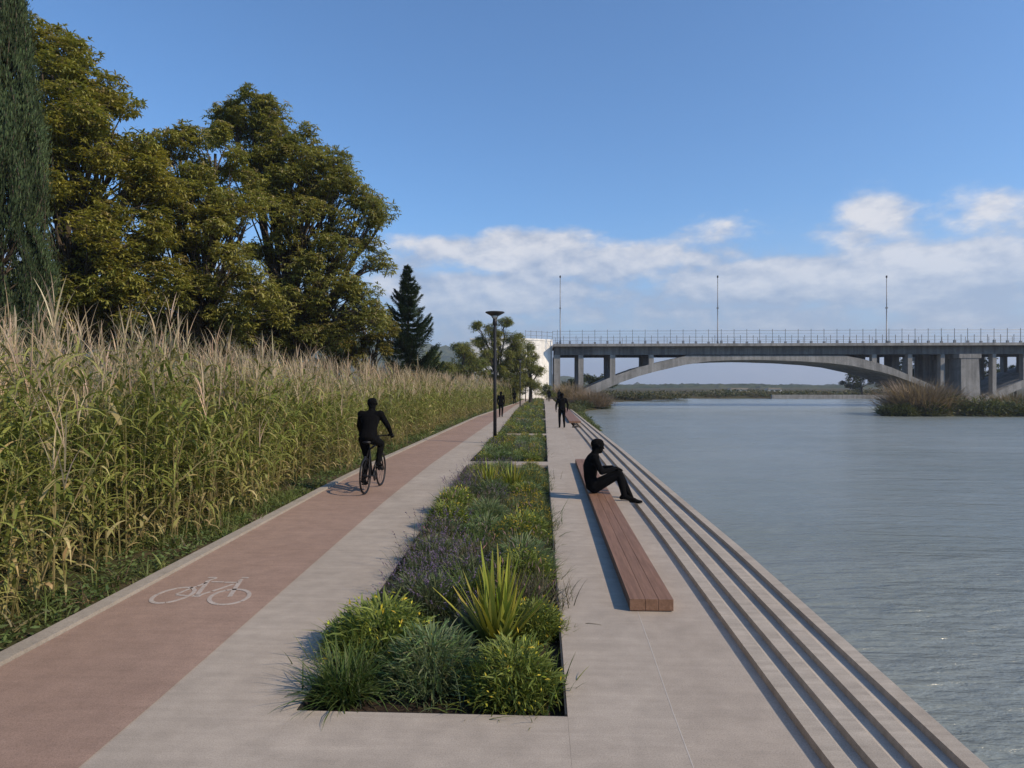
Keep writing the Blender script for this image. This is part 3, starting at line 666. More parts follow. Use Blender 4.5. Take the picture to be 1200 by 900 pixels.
    o.scale = (s, s, s); o.location = loc; o.rotation_euler.z = rz; tag(o, label, 'person'); return o, zmin
# rider
J = dict(pelvis=(0, .20, 1.04), waist=(0, .25, 1.18), chest=(0, .33, 1.36), neck=(0, .41, 1.53), head=(0, .46, 1.655), face=(0, 1, -.1),
    shL=(-.185, .36, 1.455), elL=(-.27, .50, 1.235), wrL=(-.30, .69, 1.075), handL=(.05, .9, -.4), palmL=(0, -.3, -1),
    shR=(.185, .36, 1.455), elR=(.30, .46, 1.23), wrR=(.30, .69, 1.075), handR=(-.05, .9, -.4), palmR=(0, -.3, -1),
    hipL=(-.09, .20, .99), knL=(-.115, .50, .63), anL=(-.125, .30, .235), toeL=(-.02, 1, -.15),
    hipR=(.09, .20, .99), knR=(.125, .62, .88), anR=(.125, .43, .545), toeR=(.02, 1, -.1))
person(J, bike.location, bike.rotation_euler.z, 'rider in black seen from behind, sitting on the bicycle on the red lane', .0075, 1.0, 1.15)
# seated
J = dict(pelvis=(0, 0, .275), waist=(0, -.045, .41), chest=(0, -.035, .60), neck=(0, .02, .81), head=(0, .085, .945), face=(0, 1, -.16),
    shL=(-.18, .02, .745), elL=(-.23, .14, .52), wrL=(-.12, .34, .56), handL=(.35, 1, -.05), palmL=(.1, 0, -1),
    shR=(.18, .02, .745), elR=(.23, .13, .52), wrR=(.13, .345, .56), handR=(-.3, 1, .0), palmR=(-.1, 0, -1),
    hipL=(-.09, .02, .24), knL=(-.11, .45, .47), anL=(-.08, .66, .035), toeL=(-.15, 1, 0),
    hipR=(.09, .02, .24), knR=(.15, .43, .475), anR=(.20, .505, .132), toeR=(.1, 1, 0))
sx_, sy_, _ = G(696, 577, BH)
person(J, (sx_-.02, sy_, -.038), -PI/2, 'person in black sitting on the timber bench facing the water, hands on knees', .0075, 1.04, .5)
# walkers
def walk(a=.5, arms=.12, out=.0, twist=0):
    f = a
    return dict(pelvis=(0, 0, .95), waist=(0, .0, 1.10), chest=(0, .01, 1.29), neck=(0, .0, 1.48), head=(0, .02, 1.615),
        shL=(-.18, 0, 1.41), elL=(-.235-out, -.06+arms, 1.13), wrL=(-.225-out, .04+arms*1.5, .90), shR=(.18, 0, 1.41), elR=(.235+out, -.06-arms*.4, 1.13), wrR=(.225+out, .02-arms*.2, .90),
        hipL=(-.09, 0, .90), knL=(-.10, .06+f*.25, .50), anL=(-.10, f*.30, .095), hipR=(.09, 0, .90), knR=(.10, .05-f*.1, .50), anR=(.10, -f*.42, .11))
def ground_person(J, pt, rz, lab, s, vox=.014):
    o, zm = person(J, pt, rz, lab, vox, s); o.location.z = -zm*s+.004
ground_person(walk(.35, .06, .05), G(658.5, 501.5), .1, 'person in dark clothes walking away on the pale promenade beside the water', .965)
ground_person(walk(.45, .08), G(587, 488.8), -.05, 'person in dark clothes walking away between red lane and first lamp post', .95)
ground_person(walk(.3), G(602.8, 473.8), 0, 'tiny dark distant walker on the path just left of the second lamp post', .86, .02)
ground_person(walk(.3), G(643.4, 470.6), 0, 'tiny dark figure far down the promenade beside the white wall', .9, .02)
ground_person(walk(.4), G(655.5, 471.8), .2, 'tiny dark figure far down the promenade under the bridge end column', .9, .02)

# ------------------------------------------------------------------ vegetation builders
U = RNG.uniform
def blades(acc, base, az, el, ln, w, droop, nseg, c0, c1, twist=None, prof=0, bend=1.25):
    """many leaf blades at once; arrays of N"""
    base = np.asarray(base, float); n = len(base); t = np.linspace(0, 1, nseg+1)
    B = lambda v: np.broadcast_to(np.asarray(v, float), (n,))
    az, el, ln, w, droop = map(B, (az, el, ln, w, droop)); e = el[:, None]-droop[:, None]*t[None]**bend
    h = np.stack([np.cos(az), np.sin(az), np.zeros(n)], -1)
    d = h[:, None]*np.cos(e)[..., None]; d[..., 2] = np.sin(e)
    p = np.concatenate([np.zeros((n, 1, 3)), np.cumsum((d[:, 1:]+d[:, :-1])/2*(ln/nseg)[:, None, None], 1)], 1)+base[:, None]
    side = np.stack([-np.sin(az), np.cos(az), np.zeros(n)], -1)[:, None]*np.ones((1, nseg+1, 1))
    if twist is not None:
        tw = B(twist)[:, None, None]; nrm = np.cross(d, side); side = side*np.cos(tw)+nrm*np.sin(tw)
    if prof == 0: pr = np.clip(1.05-t**1.6, .08, 1)*np.clip(t*5+.55, 0, 1)      # grass
    elif prof == 1: pr = np.sin(PI*np.clip(t*.94+.04, 0, 1))**.75               # lance leaf
    else: pr = np.clip(1.1-t, .1, 1)
    hw = (w[:, None]*pr[None]/2)[..., None]
    V = np.stack([p-side*hw, p+side*hw], 2).reshape(-1, 3)
    c0 = np.broadcast_to(np.asarray(c0, float), (n, 3)); c1 = np.broadcast_to(np.asarray(c1, float), (n, 3))
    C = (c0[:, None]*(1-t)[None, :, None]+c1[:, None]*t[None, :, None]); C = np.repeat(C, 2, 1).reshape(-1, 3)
    i = np.arange(n)[:, None]*(2*(nseg+1))+np.arange(nseg)[None]*2
    F = np.stack([i, i+1, i+3, i+2], -1).reshape(-1, 4)
    acc.add(V, F, C); return p
def ctube(acc, pts, r, seg, col):
    pts = np.asarray(pts, float); k = len(pts); r = np.broadcast_to(np.asarray(r, float), (k,))
    d = np.gradient(pts, axis=0); d /= np.linalg.norm(d, axis=1, keepdims=True)+1e-9
    ref = np.array([0, 0, 1.]) if abs(d[:, 2]).mean() < .8 else np.array([1., 0, 0])
    u = np.cross(d, ref); u /= np.linalg.norm(u, axis=1, keepdims=True)+1e-9; v = np.cross(d, u)
    a = np.arange(seg)*2*PI/seg
    V = pts[:, None]+(u[:, None]*np.cos(a)[None, :, None]+v[:, None]*np.sin(a)[None, :, None])*r[:, None, None]
    i = np.arange(k-1)[:, None]*seg; j = np.arange(seg)[None]; j2 = (j+1) % seg
    F = np.stack([i+j, i+j2, i+seg+j2, i+seg+j], -1).reshape(-1, 4); acc.add(V, F, col)
def jit(c, n, a=.15, b=.10):
    c = np.asarray(c, float); return c*(1+RNG.normal(0, a, (n, 1)))*(1+RNG.normal(0, b, (n, 3)))
def mixc(a, b, f): f = np.asarray(f)[:, None]; return np.asarray(a)*(1-f)+np.asarray(b)*f

# ------------------------------------------------------------------ reed bed: a stand of tall reeds, one mass
def reeds(acc, x, y, nl, segs, seg_stalk=4, hmul=1.0, lw=1.0):
    n = len(x); H = (U(1.85, 2.75, n))*hmul; x = np.asarray(x); y = np.asarray(y)
    az = U(0, 2*PI, n); lean = np.abs(RNG.normal(0, .10, n))+(RNG.random(n) < .05)*U(.15, .42, n); H = H*(1+.04*np.sin(y*.9)+.04*np.sin(y*2.3+x)); base = np.stack([x, y, np.full(n, -.08)], -1)
    dry = np.clip(RNG.normal(.25, .3, n), 0, 1)
    st0 = mixc((.24, .20, .085), (.34, .26, .14), dry); st1 = mixc((.26, .27, .10), (.40, .33, .20), dry)
    for k in (0, PI/2):
        blades(acc, base, az, PI/2-lean, H, U(.011, .019, n)*lw, lean*1.2, seg_stalk, st0, st1, k+1.57*0, 2)
    # positions along the stalk
    L_ = nl; t = (np.arange(L_)+U(0, .8, (n, L_)))/L_*.86+.04; el = (PI/2-lean)[:, None]-lean[:, None]*1.2*.5*t
    hx = np.cos(el)*t*H[:, None]
    B = np.stack([x[:, None]+np.cos(az)[:, None]*hx, y[:, None]+np.sin(az)[:, None]*hx, -.08+np.sin(el)*t*H[:, None]], -1).reshape(-1, 3)
    m = n*L_; tt = t.reshape(-1); laz = (np.arange(L_)[None]*PI+U(-.9, .9, (n, L_))+U(0, 6.28, (n, 1))).reshape(-1); dr = np.repeat(dry, L_)
    low = np.clip((.34-tt)/.3, 0, 1)
    g = mixc((.125, .165, .038), (.25, .265, .074), RNG.random(m)**1.2); g = g*(1+RNG.normal(0, .16, (m, 1)))
    tan = jit((.36, .285, .145), m, .15, .05); topf = np.clip((tt-.84)/.12, 0, 1)*U(.5, 1, m)
    f = np.clip(low*.75*U(0, 1.3, m)+topf*.9+(RNG.random(m) < .10+.22*dr)*.75, 0, 1)
    c = mixc(g, tan, f); c1 = c*(1.05)+np.array([.03, .02, .0])
    ln = U(.30, .68, m)*(1-.30*low)*(1-.15*topf); kw = np.where(topf > .5, .75, 1.0)
    blades(acc, B, laz, U(.75, 1.15, m)+topf*.22, ln, U(.020, .048, m)*kw*lw, U(1.2, 2.6, m)*(1-.35*topf), segs, c, c1, U(-.5, .5, m), 0)
    # dry wispy heads
    k = 5; hb = np.stack([x+np.cos(az)*np.cos(PI/2-lean*1.6)*H, y+np.sin(az)*np.cos(PI/2-lean*1.6)*H, -.08+np.sin(PI/2-lean*1.6)*H], -1)
    hb = np.repeat(hb, k, 0)-np.stack([np.zeros(n*k), np.zeros(n*k), U(.02, .35, n*k)], -1)
    pink = jit((.42, .33, .225), n*k, .13, .05)
    blades(acc, hb, U(0, 6.28, n*k), U(1.15, 1.5, n*k), U(.28, .60, n*k), U(.008, .020, n*k)*lw, U(.1, 1.1, n*k), max(3, segs-1), pink, pink*1.1, U(-.5, .5, n*k), 0)
acc = Acc()
def scatter(y0, y1, o0, o1, dens):
    n = int((y1-y0)*(o1-o0)*dens); y = U(y0, y1, n); o = U(o0, o1, n)+.18*np.sin(y*1.1)+.10*np.sin(y*2.7+1); return X_KERB(y)-.15-o, y
x, y = scatter(3.2, 15, .55, 2.3, 26); reeds(acc, x, y, 19, 5)
x, y = scatter(3.2, 15, 2.3, 4.5, 12); reeds(acc, x, y, 12, 4)
x, y = scatter(15, 34, .45, 2.2, 18); reeds(acc, x, y, 13, 4, 3)
x, y = scatter(34, 96, .35, 2.2, 8); reeds(acc, x, y, 11, 3, 2, 1.0, 1.35)
x, y = scatter(5, 26, 2.4, 8, 7); reeds(acc, x, y, 9, 3, 2, 1.05, 1.2)
x, y = scatter(26, 96, 2.2, 7, 3); reeds(acc, x, y, 8, 3, 2, 1.05, 1.6)
x, y = scatter(3.5, 15, .6, 1.6, 1.3); reeds(acc, x, y, 13, 5, 4, 1.10)
n = 26; yy = U(3.8, 9, n); reeds(acc, X_KERB(yy)-U(1.2, 2.6, n), yy, 14, 5, 4, 1.15)
tag(acc.build('reed_bed', M_REED), 'dense tall reed bed with tan feathery tops along the red lane', 'reeds', kind='stuff')

# verge between kerb and reeds
acc = Acc()
for y0, y1, d, nb, s_ in ((3, 16, 34, 16, 1), (16, 40, 16, 10, 1.5), (40, 98, 6, 7, 2.2)):
    n = int((y1-y0)*1.0*d); yy = U(y0, y1, n); oo = U(.05, 1.05, n)**1.0; cx = X_KERB(yy)-.17-oo; dens = np.sin(yy*2.1+oo*4)+np.sin(yy*.77)+RNG.normal(0, .6, n); k = dens > -.5; cx, yy, oo = cx[k], yy[k], oo[k]; n = len(cx)
    b = np.repeat(np.stack([cx, yy, np.full(n, -.06)], -1), nb, 0)+np.stack([RNG.normal(0, .05, n*nb), RNG.normal(0, .05, n*nb), np.zeros(n*nb)], -1)
    hgt = np.repeat(U(.08, .26, n)*(1+oo*.5), nb)
    c = mixc((.085, .125, .03), (.15, .165, .05), np.repeat(RNG.random(n), nb))*(1+RNG.normal(0, .15, (n*nb, 1))); dryb = np.repeat(RNG.random(n) < .12, nb)
    c = np.where(dryb[:, None], jit((.22, .17, .10), n*nb), c)
    blades(acc, b, U(0, 6.28, n*nb), U(.5, 1.45, n*nb), hgt*U(.7, 1.3, n*nb), U(.006, .018, n*nb)*s_, U(.3, 1.6, n*nb), 4, c, c*1.15, U(-.6, .6, n*nb), 0)
    m = int(n*1.4); yb = U(y0, y1, m); ob = U(.08, 1.0, m); nb2 = 12
    b = np.repeat(np.stack([X_KERB(yb)-.17-ob, yb, np.full(m, -.05)], -1), nb2, 0)+np.stack([RNG.normal(0, .07, m*nb2), RNG.normal(0, .07, m*nb2), np.abs(RNG.normal(0, .055, m*nb2))], -1)
    c = mixc((.06, .10, .03), (.12, .155, .05), np.repeat(RNG.random(m), nb2))*(1+RNG.normal(0, .15, (m*nb2, 1)))
    blades(acc, b, U(0, 6.28, m*nb2), U(-.1, .9, m*nb2), U(.035, .085, m*nb2)*s_**.5, U(.018, .035, m*nb2)*s_**.7, U(.2, .9, m*nb2), 2, c, c*1.1, U(-.8, .8, m*nb2), 1)
    # fallen dry blades
    b = np.stack([X_KERB(yb)-.17-ob*1.1, yb, np.full(m, -.045)], -1); c = jit((.22, .165, .10), m)
    blades(acc, b, U(0, 6.28, m), U(-.05, .2, m), U(.12, .4, m), U(.006, .014, m)*s_, U(0, .2, m), 3, c, c, 0, 0)
tag(acc.build('verge_weeds', M_GRASS), 'low weeds and grass between the kerb and the reeds', 'weeds', kind='stuff')

# ------------------------------------------------------------------ clumps of the planting beds
def clump(kind, q=1.0):
    """returns foliage Acc and flower Acc (or None); about 0.35 m radius"""
    a = Acc(); fl = None; Z = lambda n, r: np.stack([RNG.normal(0, r, n), RNG.normal(0, r, n), np.full(n, -.02)], -1)
    if kind == 'yellow tipped grass':
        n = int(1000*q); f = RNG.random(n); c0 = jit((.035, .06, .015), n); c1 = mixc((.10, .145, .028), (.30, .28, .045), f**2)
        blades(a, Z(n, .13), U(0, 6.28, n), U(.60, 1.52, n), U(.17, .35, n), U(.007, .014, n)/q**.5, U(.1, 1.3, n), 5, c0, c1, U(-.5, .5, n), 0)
        n = int(150*q); c = jit((.42, .36, .04), n); fl = Acc()
        b = RNG.normal(0, 1, (n, 3)); b /= np.linalg.norm(b, axis=1, keepdims=True); b[:, 2] = np.abs(b[:, 2]); b *= np.array([.33, .33, .40])*U(.92, 1.08, (n, 1))
        blades(fl, b, U(0, 6.28, n), U(.3, 1.5, n), U(.02, .045, n)/q**.4, U(.008, .014, n)/q**.4, U(0, 1, n), 2, c, c, U(-1, 1, n), 1)
        n = int(1500*q); b = RNG.normal(0, 1, (n, 3)); b /= np.linalg.norm(b, axis=1, keepdims=True); b[:, 2] = np.abs(b[:, 2]); hz = b[:, 2].copy(); b *= np.array([.30, .30, .36])*U(.55, 1.0, (n, 1)); c = mixc((.07, .11, .024), (.21, .25, .052), np.clip(RNG.random(n)*.6+hz*.4, 0, 1))
        blades(a, b, np.arctan2(b[:, 1], b[:, 0])+RNG.normal(0, .6, n), U(.3, 1.45, n), U(.06, .14, n), U(.009, .015, n)/q**.5, U(.2, 1.3, n), 3, c*.8, c*1.15, U(-.8, .8, n), 1)
    elif kind == 'blue green grass':
        n = int(1150*q); f = RNG.random(n); c0 = jit((.035, .055, .03), n); c1 = mixc((.105, .15, .065), (.175, .225, .105), f)
        blades(a, Z(n, .12), U(0, 6.28, n), U(.55, 1.5, n), U(.17, .37, n), U(.005, .011, n)/q**.5, U(.1, 1.5, n), 5, c0, c1, U(-.5, .5, n), 0)
        n = int(1500*q); b = RNG.normal(0, 1, (n, 3)); b /= np.linalg.norm(b, axis=1, keepdims=True); b[:, 2] = np.abs(b[:, 2]); b *= np.array([.30, .30, .36])*U(.6, 1, (n, 1)); c = jit((.125, .165, .07), n)
        blades(a, b, np.arctan2(b[:, 1], b[:, 0]), U(.2, 1.4, n), U(.05, .13, n), U(.006, .011, n)/q**.5, U(0, 1, n), 3, c, c*1.15, U(-1, 1, n), 1)
    elif kind == 'lavender':
        n = int(1000*q); c0 = jit((.035, .048, .022), n); c1 = jit((.125, .145, .075), n)
        blades(a, Z(n, .13), U(0, 6.28, n), U(.55, 1.5, n), U(.16, .38, n), U(.005, .010, n)/q**.5, U(0, .9, n), 4, c0, c1, U(-.5, .5, n), 0)
        n = int(900*q); b = RNG.normal(0, 1, (n, 3)); b /= np.linalg.norm(b, axis=1, keepdims=True); b[:, 2] = np.abs(b[:, 2]); b *= np.array([.29, .29, .31])*U(.6, 1, (n, 1)); c = jit((.10, .12, .06), n)
        blades(a, b, np.arctan2(b[:, 1], b[:, 0])+RNG.normal(0, .6, n), U(.3, 1.4, n), U(.05, .11, n), U(.007, .012, n)/q**.5, U(0, .8, n), 2, c, c*1.2, U(-1, 1, n), 1)
        n = int(60*q); az = U(0, 6.28, n); el = U(.75, 1.52, n); ln = U(.36, .56, n); c = jit((.08, .10, .06), n)
        p = blades(a, Z(n, .11), az, el, ln, .005/q**.5, .12, 3, c, c, 0, 2); fl = Acc(); tip = p[:, -1]; k = 14
        b = np.repeat(tip, k, 0); tt = U(0, 1, n*k); dv = (p[:, -1]-p[:, -2]); dv /= np.linalg.norm(dv, axis=1, keepdims=True); b = b-np.repeat(dv, k, 0)*(tt*.09)[:, None]
        col = jit((.155, .115, .19), n*k, .2, .06); blades(fl, b, U(0, 6.28, n*k), U(.1, 1.2, n*k), U(.010, .017, n*k)/q**.3, U(.007, .012, n*k)/q**.3, .3, 1, col, col, U(-1, 1, n*k), 2)
    elif kind == 'yellow flowering herb':
        n = int(800*q); c0 = jit((.04, .06, .02), n); c1 = jit((.11, .15, .05), n)
        blades(a, Z(n, .14), U(0, 6.28, n), U(.6, 1.5, n), U(.2, .40, n), U(.006, .012, n)/q**.5, U(0, .9, n), 4, c0, c1, U(-.5, .5, n), 0)
        n = int(260*q); b = RNG.normal(0, 1, (n, 3)); b /= np.linalg.norm(b, axis=1, keepdims=True); b[:, 2] = np.abs(b[:, 2]); b *= np.array([.30, .30, .40])*U(.9, 1.12, (n, 1)); k = 4; fl = Acc()
        b = np.repeat(b, k, 0); c = jit((.52, .36, .03), n*k, .12, .06); blades(fl, b, U(0, 6.28, n*k), U(0, 1.2, n*k), U(.014, .024, n*k)/q**.4, U(.010, .016, n*k)/q**.4, .3, 1, c, c, U(-1, 1, n*k), 1)
    elif kind == 'brown green sedge':
        n = int(1000*q); f = RNG.random(n); c0 = jit((.04, .05, .022), n); c1 = mixc((.10, .115, .05), (.19, .135, .105), f)
        blades(a, Z(n, .14), U(0, 6.28, n), U(.6, 1.5, n), U(.18, .40, n), U(.005, .011, n)/q**.5, U(.1, 1.2, n), 5, c0, c1, U(-.5, .5, n), 0)
        n = int(120*q); b = RNG.normal(0, 1, (n, 3)); b /= np.linalg.norm(b, axis=1, keepdims=True); b[:, 2] = np.abs(b[:, 2]); b *= np.array([.30, .30, .42])*U(.9, 1.15, (n, 1)); c = jit((.20, .13, .13), n); fl = Acc()
        blades(fl, b, U(0, 6.28, n), U(.6, 1.5, n), U(.03, .07, n), U(.006, .010, n)/q**.4, .2, 2, c, c, U(-1, 1, n), 1)
    elif kind == 'dark green tuft':
        n = int(520*q); c0 = jit((.03, .05, .014), n); c1 = jit((.10, .15, .035), n)
        blades(a, Z(n, .07), U(0, 6.28, n), U(.55, 1.5, n), U(.28, .50, n), U(.009, .016, n)/q**.5, U(.3, 1.5, n), 6, c0, c1, U(-.3, .3, n), 0)
    elif kind == 'sword leaf':
        n = int(85*max(q, .6)); c0 = jit((.06, .09, .015), n); c1 = jit((.29, .29, .045), n)
        el = U(.72, 1.54, n); blades(a, Z(n, .045), U(0, 6.28, n), el, U(.55, .92, n), U(.042, .066, n), U(.0, .40, n)*(1.6-el), 7, c0, c1, U(-.25, .25, n), 0)
    return a, fl
KINDS = ['yellow tipped grass', 'blue green grass', 'lavender', 'yellow flowering herb', 'brown green sedge', 'dark green tuft', 'sword leaf']
NAMES = dict(zip(KINDS, ['grass_clump', 'grass_clump', 'lavender_bush', 'flowering_herb', 'sedge_clump', 'grass_tuft', 'sword_leaf_plant']))
DESC = dict(zip(KINDS, ['green mound with yellow tips', 'blue green fine leaved mound', 'grey green lavender with purple spikes', 'mound covered in yellow flowers', 'brownish green sedge mound', 'dark green arching grass tuft', 'spiky yellow green sword leaved plant']))
protos = {}
def place(kind, x, y, s, var, lab):
    key = (kind, var)
    if key not in protos:
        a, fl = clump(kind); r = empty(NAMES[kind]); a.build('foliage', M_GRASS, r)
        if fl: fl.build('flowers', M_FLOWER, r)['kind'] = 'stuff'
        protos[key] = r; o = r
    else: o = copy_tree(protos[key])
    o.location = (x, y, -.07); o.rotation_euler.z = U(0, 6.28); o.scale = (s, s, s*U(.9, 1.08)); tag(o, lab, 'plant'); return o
Y0, Y1 = BEDS[0]; items = []
def bx(px, py): x, y, _ = G(px, py); return x, y
# the foremost clumps, traced
for k, px, py, s in (('dark green tuft', 404, 808, .95), ('yellow tipped grass', 446, 762, 1.3), ('blue green grass', 506, 790, 1.15), ('yellow tipped grass', 602, 806, 1.02), ('sword leaf', 582, 752, .90),
                     ('lavender', 505, 712, 1.15), ('lavender', 560, 735, .8), ('yellow tipped grass', 626, 735, .78), ('yellow tipped grass', 412, 752, .70)): 
    x, y = bx(px, py); items.append([k, x, y, s])
pool = {'left edge': ['lavender', 'yellow tipped grass', 'brown green sedge', 'lavender', 'yellow tipped grass'], 'middle': ['lavender', 'blue green grass', 'brown green sedge', 'lavender', 'dark green tuft'], 'right edge': ['yellow flowering herb', 'blue green grass', 'brown green sedge', 'yellow flowering herb', 'yellow tipped grass']}
y = 6.0; row = 0
while y < Y1-.75:
    a, b = float(X_BEDL(y)), float(X_BEDR(y)); wd = b-a; nl = 3
    for j in range(nl):
        fx = .5+(j+.5-nl/2)/nl*.84; x = a+wd*fx+U(-.06, .05); ln = 'left edge' if j == 0 else ('right edge' if j == nl-1 else 'middle')
        k = pool[ln][(row*2+j*3+int(U(0, 2))) % 5]; items.append([k, x, y+U(-.14, .14), U(.92, 1.18)*min(1, .55+(Y1-y)/5)])
    y += .58; row += 1
for k, px, py in (('sword leaf', 600, 566), ('sword leaf', 574, 566), ('yellow flowering herb', 602, 628), ('yellow flowering herb', 622, 604)):
    x, y = bx(px, py+12); items = [t for t in items if math.hypot(t[1]-x, t[2]-y) > .25]; items.append([k, x, y, .85 if k == 'sword leaf' else 1.1])
ORD = ['first', 'second', 'third', 'fourth', 'fifth', 'sixth', 'seventh', 'eighth', 'ninth', 'tenth', 'eleventh', 'twelfth', 'thirteenth', 'fourteenth', 'fifteenth', 'sixteenth']
cnt = {}
for i, (k, x, y, s) in enumerate(sorted(items, key=lambda t: t[2])):
    a, b = float(X_BEDL(y)), float(X_BEDR(y)); f = (x-a)/(b-a); ln = 'left edge' if f < .27 else ('right edge' if f > .73 else 'middle')
    c = cnt.get((k, ln), 0); cnt[(k, ln)] = c+1
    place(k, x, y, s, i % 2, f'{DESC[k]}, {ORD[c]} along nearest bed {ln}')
# farther beds: continuous low planting nobody could count
lib = {k: [tuple(None if z is None else z.arrays() for z in clump(k, .30)) for _ in range(2)] for k in KINDS}
lib2 = {k: [tuple(None if z is None else z.arrays() for z in clump(k, .12)) for _ in range(2)] for k in KINDS}
for bi, (y0, y1) in enumerate(BEDS[1:]):
    fa, lb = Acc(), (lib if bi < 1 else lib2); st = .5 if bi < 2 else .62; y = y0+.42; row = 0
    while y < y1-.5:
        a, b = float(X_BEDL(y)), float(X_BEDR(y)); nl = 4
        for j in range(nl):
            w = ['blue green grass', 'yellow flowering herb', 'yellow flowering herb', 'lavender', 'yellow tipped grass', 'blue green grass', 'dark green tuft']
            zone = math.sin(y*.8+bi*2)+math.sin(y*.37+j*1.3+bi); k = w[int((zone+2)/4*6.99+U(-.9, .9)) % 7]
            if U(0, 1) < .025: k = 'sword leaf'
            s = U(.7, 1.0)*(.8 if k == 'sword leaf' else 1)*min(1, .5+(y1-y)/4); M = Matrix.Translation((a+(b-a)*(.5+(j+.5-nl/2)/nl*.86)+U(-.07, .07), y+U(-.08, .08), -.09)) @ Matrix.Rotation(U(0, 6.28), 4, 'Z') @ Matrix.Scale(s, 4)
            t = lb[k][row % 2]; fa.merge(t[0], M)
            if t[1]: fa.merge(t[1], M)
        y += st; row += 1
    lab = ['low mixed grasses and yellow flowers filling the second bed around the first lamp', 'low mixed planting filling the third bed', 'low mixed planting filling the fourth bed from the front', 'distant low green planting in the fifth bed', 'farthest green planting before the white wall'][bi]
    tag(fa.build('bed_planting', M_GRASS), lab, 'planting', kind='stuff')

# ------------------------------------------------------------------ trees
def limb(acc, a, b, r0, r1, wob, col=(1, 1, 1), k=7, seg=7):
    a, b = np.asarray(a, float), np.asarray(b, float); t = np.linspace(0, 1, k)[:, None]; p = a+(b-a)*t; Ln = np.linalg.norm(b-a)
    w = RNG.normal(0, wob*Ln, (k, 3)); w[0] = 0; w[-1] *= .3; sag = np.zeros((k, 3)); sag[:, 2] = np.sin(PI*t[:, 0])*Ln*.07
    p = p+w*.5+sag; ctube(acc, p, np.linspace(r0, r1, k), seg, col); return p
def rosettes(acc, C, nl, ln, w, cols, segs=3, up=.35, spread=.5, droop=1.3):
    n = len(C); b = np.repeat(C, nl, 0); m = n*nl; az = np.repeat(U(0, 6.28, n), nl)+np.tile(np.arange(nl)*2*PI/nl, n)+RNG.normal(0, .25, m)
    tilt = np.repeat(RNG.normal(up, .25, n), nl); c = np.repeat(cols, nl, 0)*(1+RNG.normal(0, .13, (m, 1)))
    blades(acc, b, az, tilt+RNG.normal(0, spread*.6, m), U(.7, 1.2, m)*ln, U(.8, 1.2, m)*w, U(.5, 1.3, m)*droop, segs, c, c*1.08, U(-.5, .5, m), 1)
def broadleaf(name, base, trunk_h, lobes, lab, cat='tree', group=None, leaf=(.24, .062), rl=.75, per=60, nl=6, ca=(.105, .085, .018), cb=(.065, .085, .022), cc=(.16, .11, .05), trunk_r=.22, sub=1.0, droop=1.3, segs=3, keep=1.0, twigs=True, flat=.75):
    """lobes: (x, y, z, r) relative to the base; the crown is made of leaf whorls on twigs round the lobes"""
    t = empty(name, base); tag(t, lab, cat, group); wood, lf = Acc(), Acc(); top = np.array([0, 0, trunk_h]); limb(wood, (0, 0, -.3), top, trunk_r*1.25, trunk_r*.8, .02, k=8, seg=10)
    for (x, y, z, r) in lobes:
        c = np.array([x, y, z]); f = U(0, .4); st = top*(1-f*.5); p = limb(wood, st, c, trunk_r*.55, .05, .035, k=9)
        ns = max(5, int(sub*r*r*6.0)); d = RNG.normal(0, 1, (ns, 3)); d /= np.linalg.norm(d, axis=1, keepdims=True); d[:, 2] = np.where(d[:, 2] < -.35, -d[:, 2], d[:, 2])
        sc = c+d*r*(U(.55, 1.0, (ns, 1))); sc = sc[RNG.random(ns) < keep]
        for q in sc:
            k = int(U(3, 8)); pp = limb(wood, p[k], q, .035+.01*r, .010, .05, k=6, seg=5) if twigs else None
            rr = rl*U(.65, 1.15); n = int(per*U(.7, 1.2)); e = RNG.normal(0, 1, (n, 3)); e /= np.linalg.norm(e, axis=1, keepdims=True); e *= U(.35, 1.0, (n, 1))**.6*rr; e[:, 2] *= flat
            if twigs:
                for w in e[:: max(1, n//7)]: ctube(wood, np.array([q, q+w*.5+np.array([0, 0, .03]), q+w]), [.009, .006, .003], 4, (1, 1, 1))
            hue = RNG.random(); h2 = RNG.random(n)*.5+hue*.5; cols = mixc(ca, cb, h2); tipf = (RNG.random(n) < .18)*np.clip(e[:, 2]/rr+.4, 0, 1); cols = mixc(cols, np.tile(cc, (n, 1)), tipf)
            rosettes(lf, q+e, nl, leaf[0], leaf[1], cols, segs, droop=droop)
    wood.build('trunk', M_BARK, t, True); lf.build('crown', M_LEAF, t); return t
def at(px, Y, z=-.1): p = P(px, HZ, Y); return (p[0], p[1], z)
def lob(base, L_):                                 # lobes given where the photo shows them: px, py, radius in m, extra depth
    o = []
    for px, py, r, dY in L_:
        x, y, z = P(px, py, base[1]+dY); o.append((x-base[0], dY, z-base[2], r))
    return o
b = at(85, 20.5); broadleaf('broadleaf_tree', b, 3.6, lob(b, [(60, 85, 1.5, 0), (95, 130, 1.5, -.5), (125, 145, 1.3, .3), (60, 170, 1.6, -.4), (128, 180, 1.5, -.5), (100, 215, 1.8, -1), (150, 235, 1.3, -.3), (80, 260, 1.8, -1), (145, 290, 1.6, -.8), (95, 320, 1.7, -.8), (60, 365, 1.5, -.8), (110, 375, 1.5, -.8), (150, 370, 1.4, -.6), (30, 90, 1.5, .5), (160, 200, 1.0, .5), (175, 330, 1.3, -.2), (20, 220, 1.6, .5)]),
    'tall olive brown broadleaf tree next to the dark column cypress at far left', rl=.60, per=62, leaf=(.20, .052), ca=(.285, .25, .052), cb=(.18, .20, .046), cc=(.32, .25, .11))
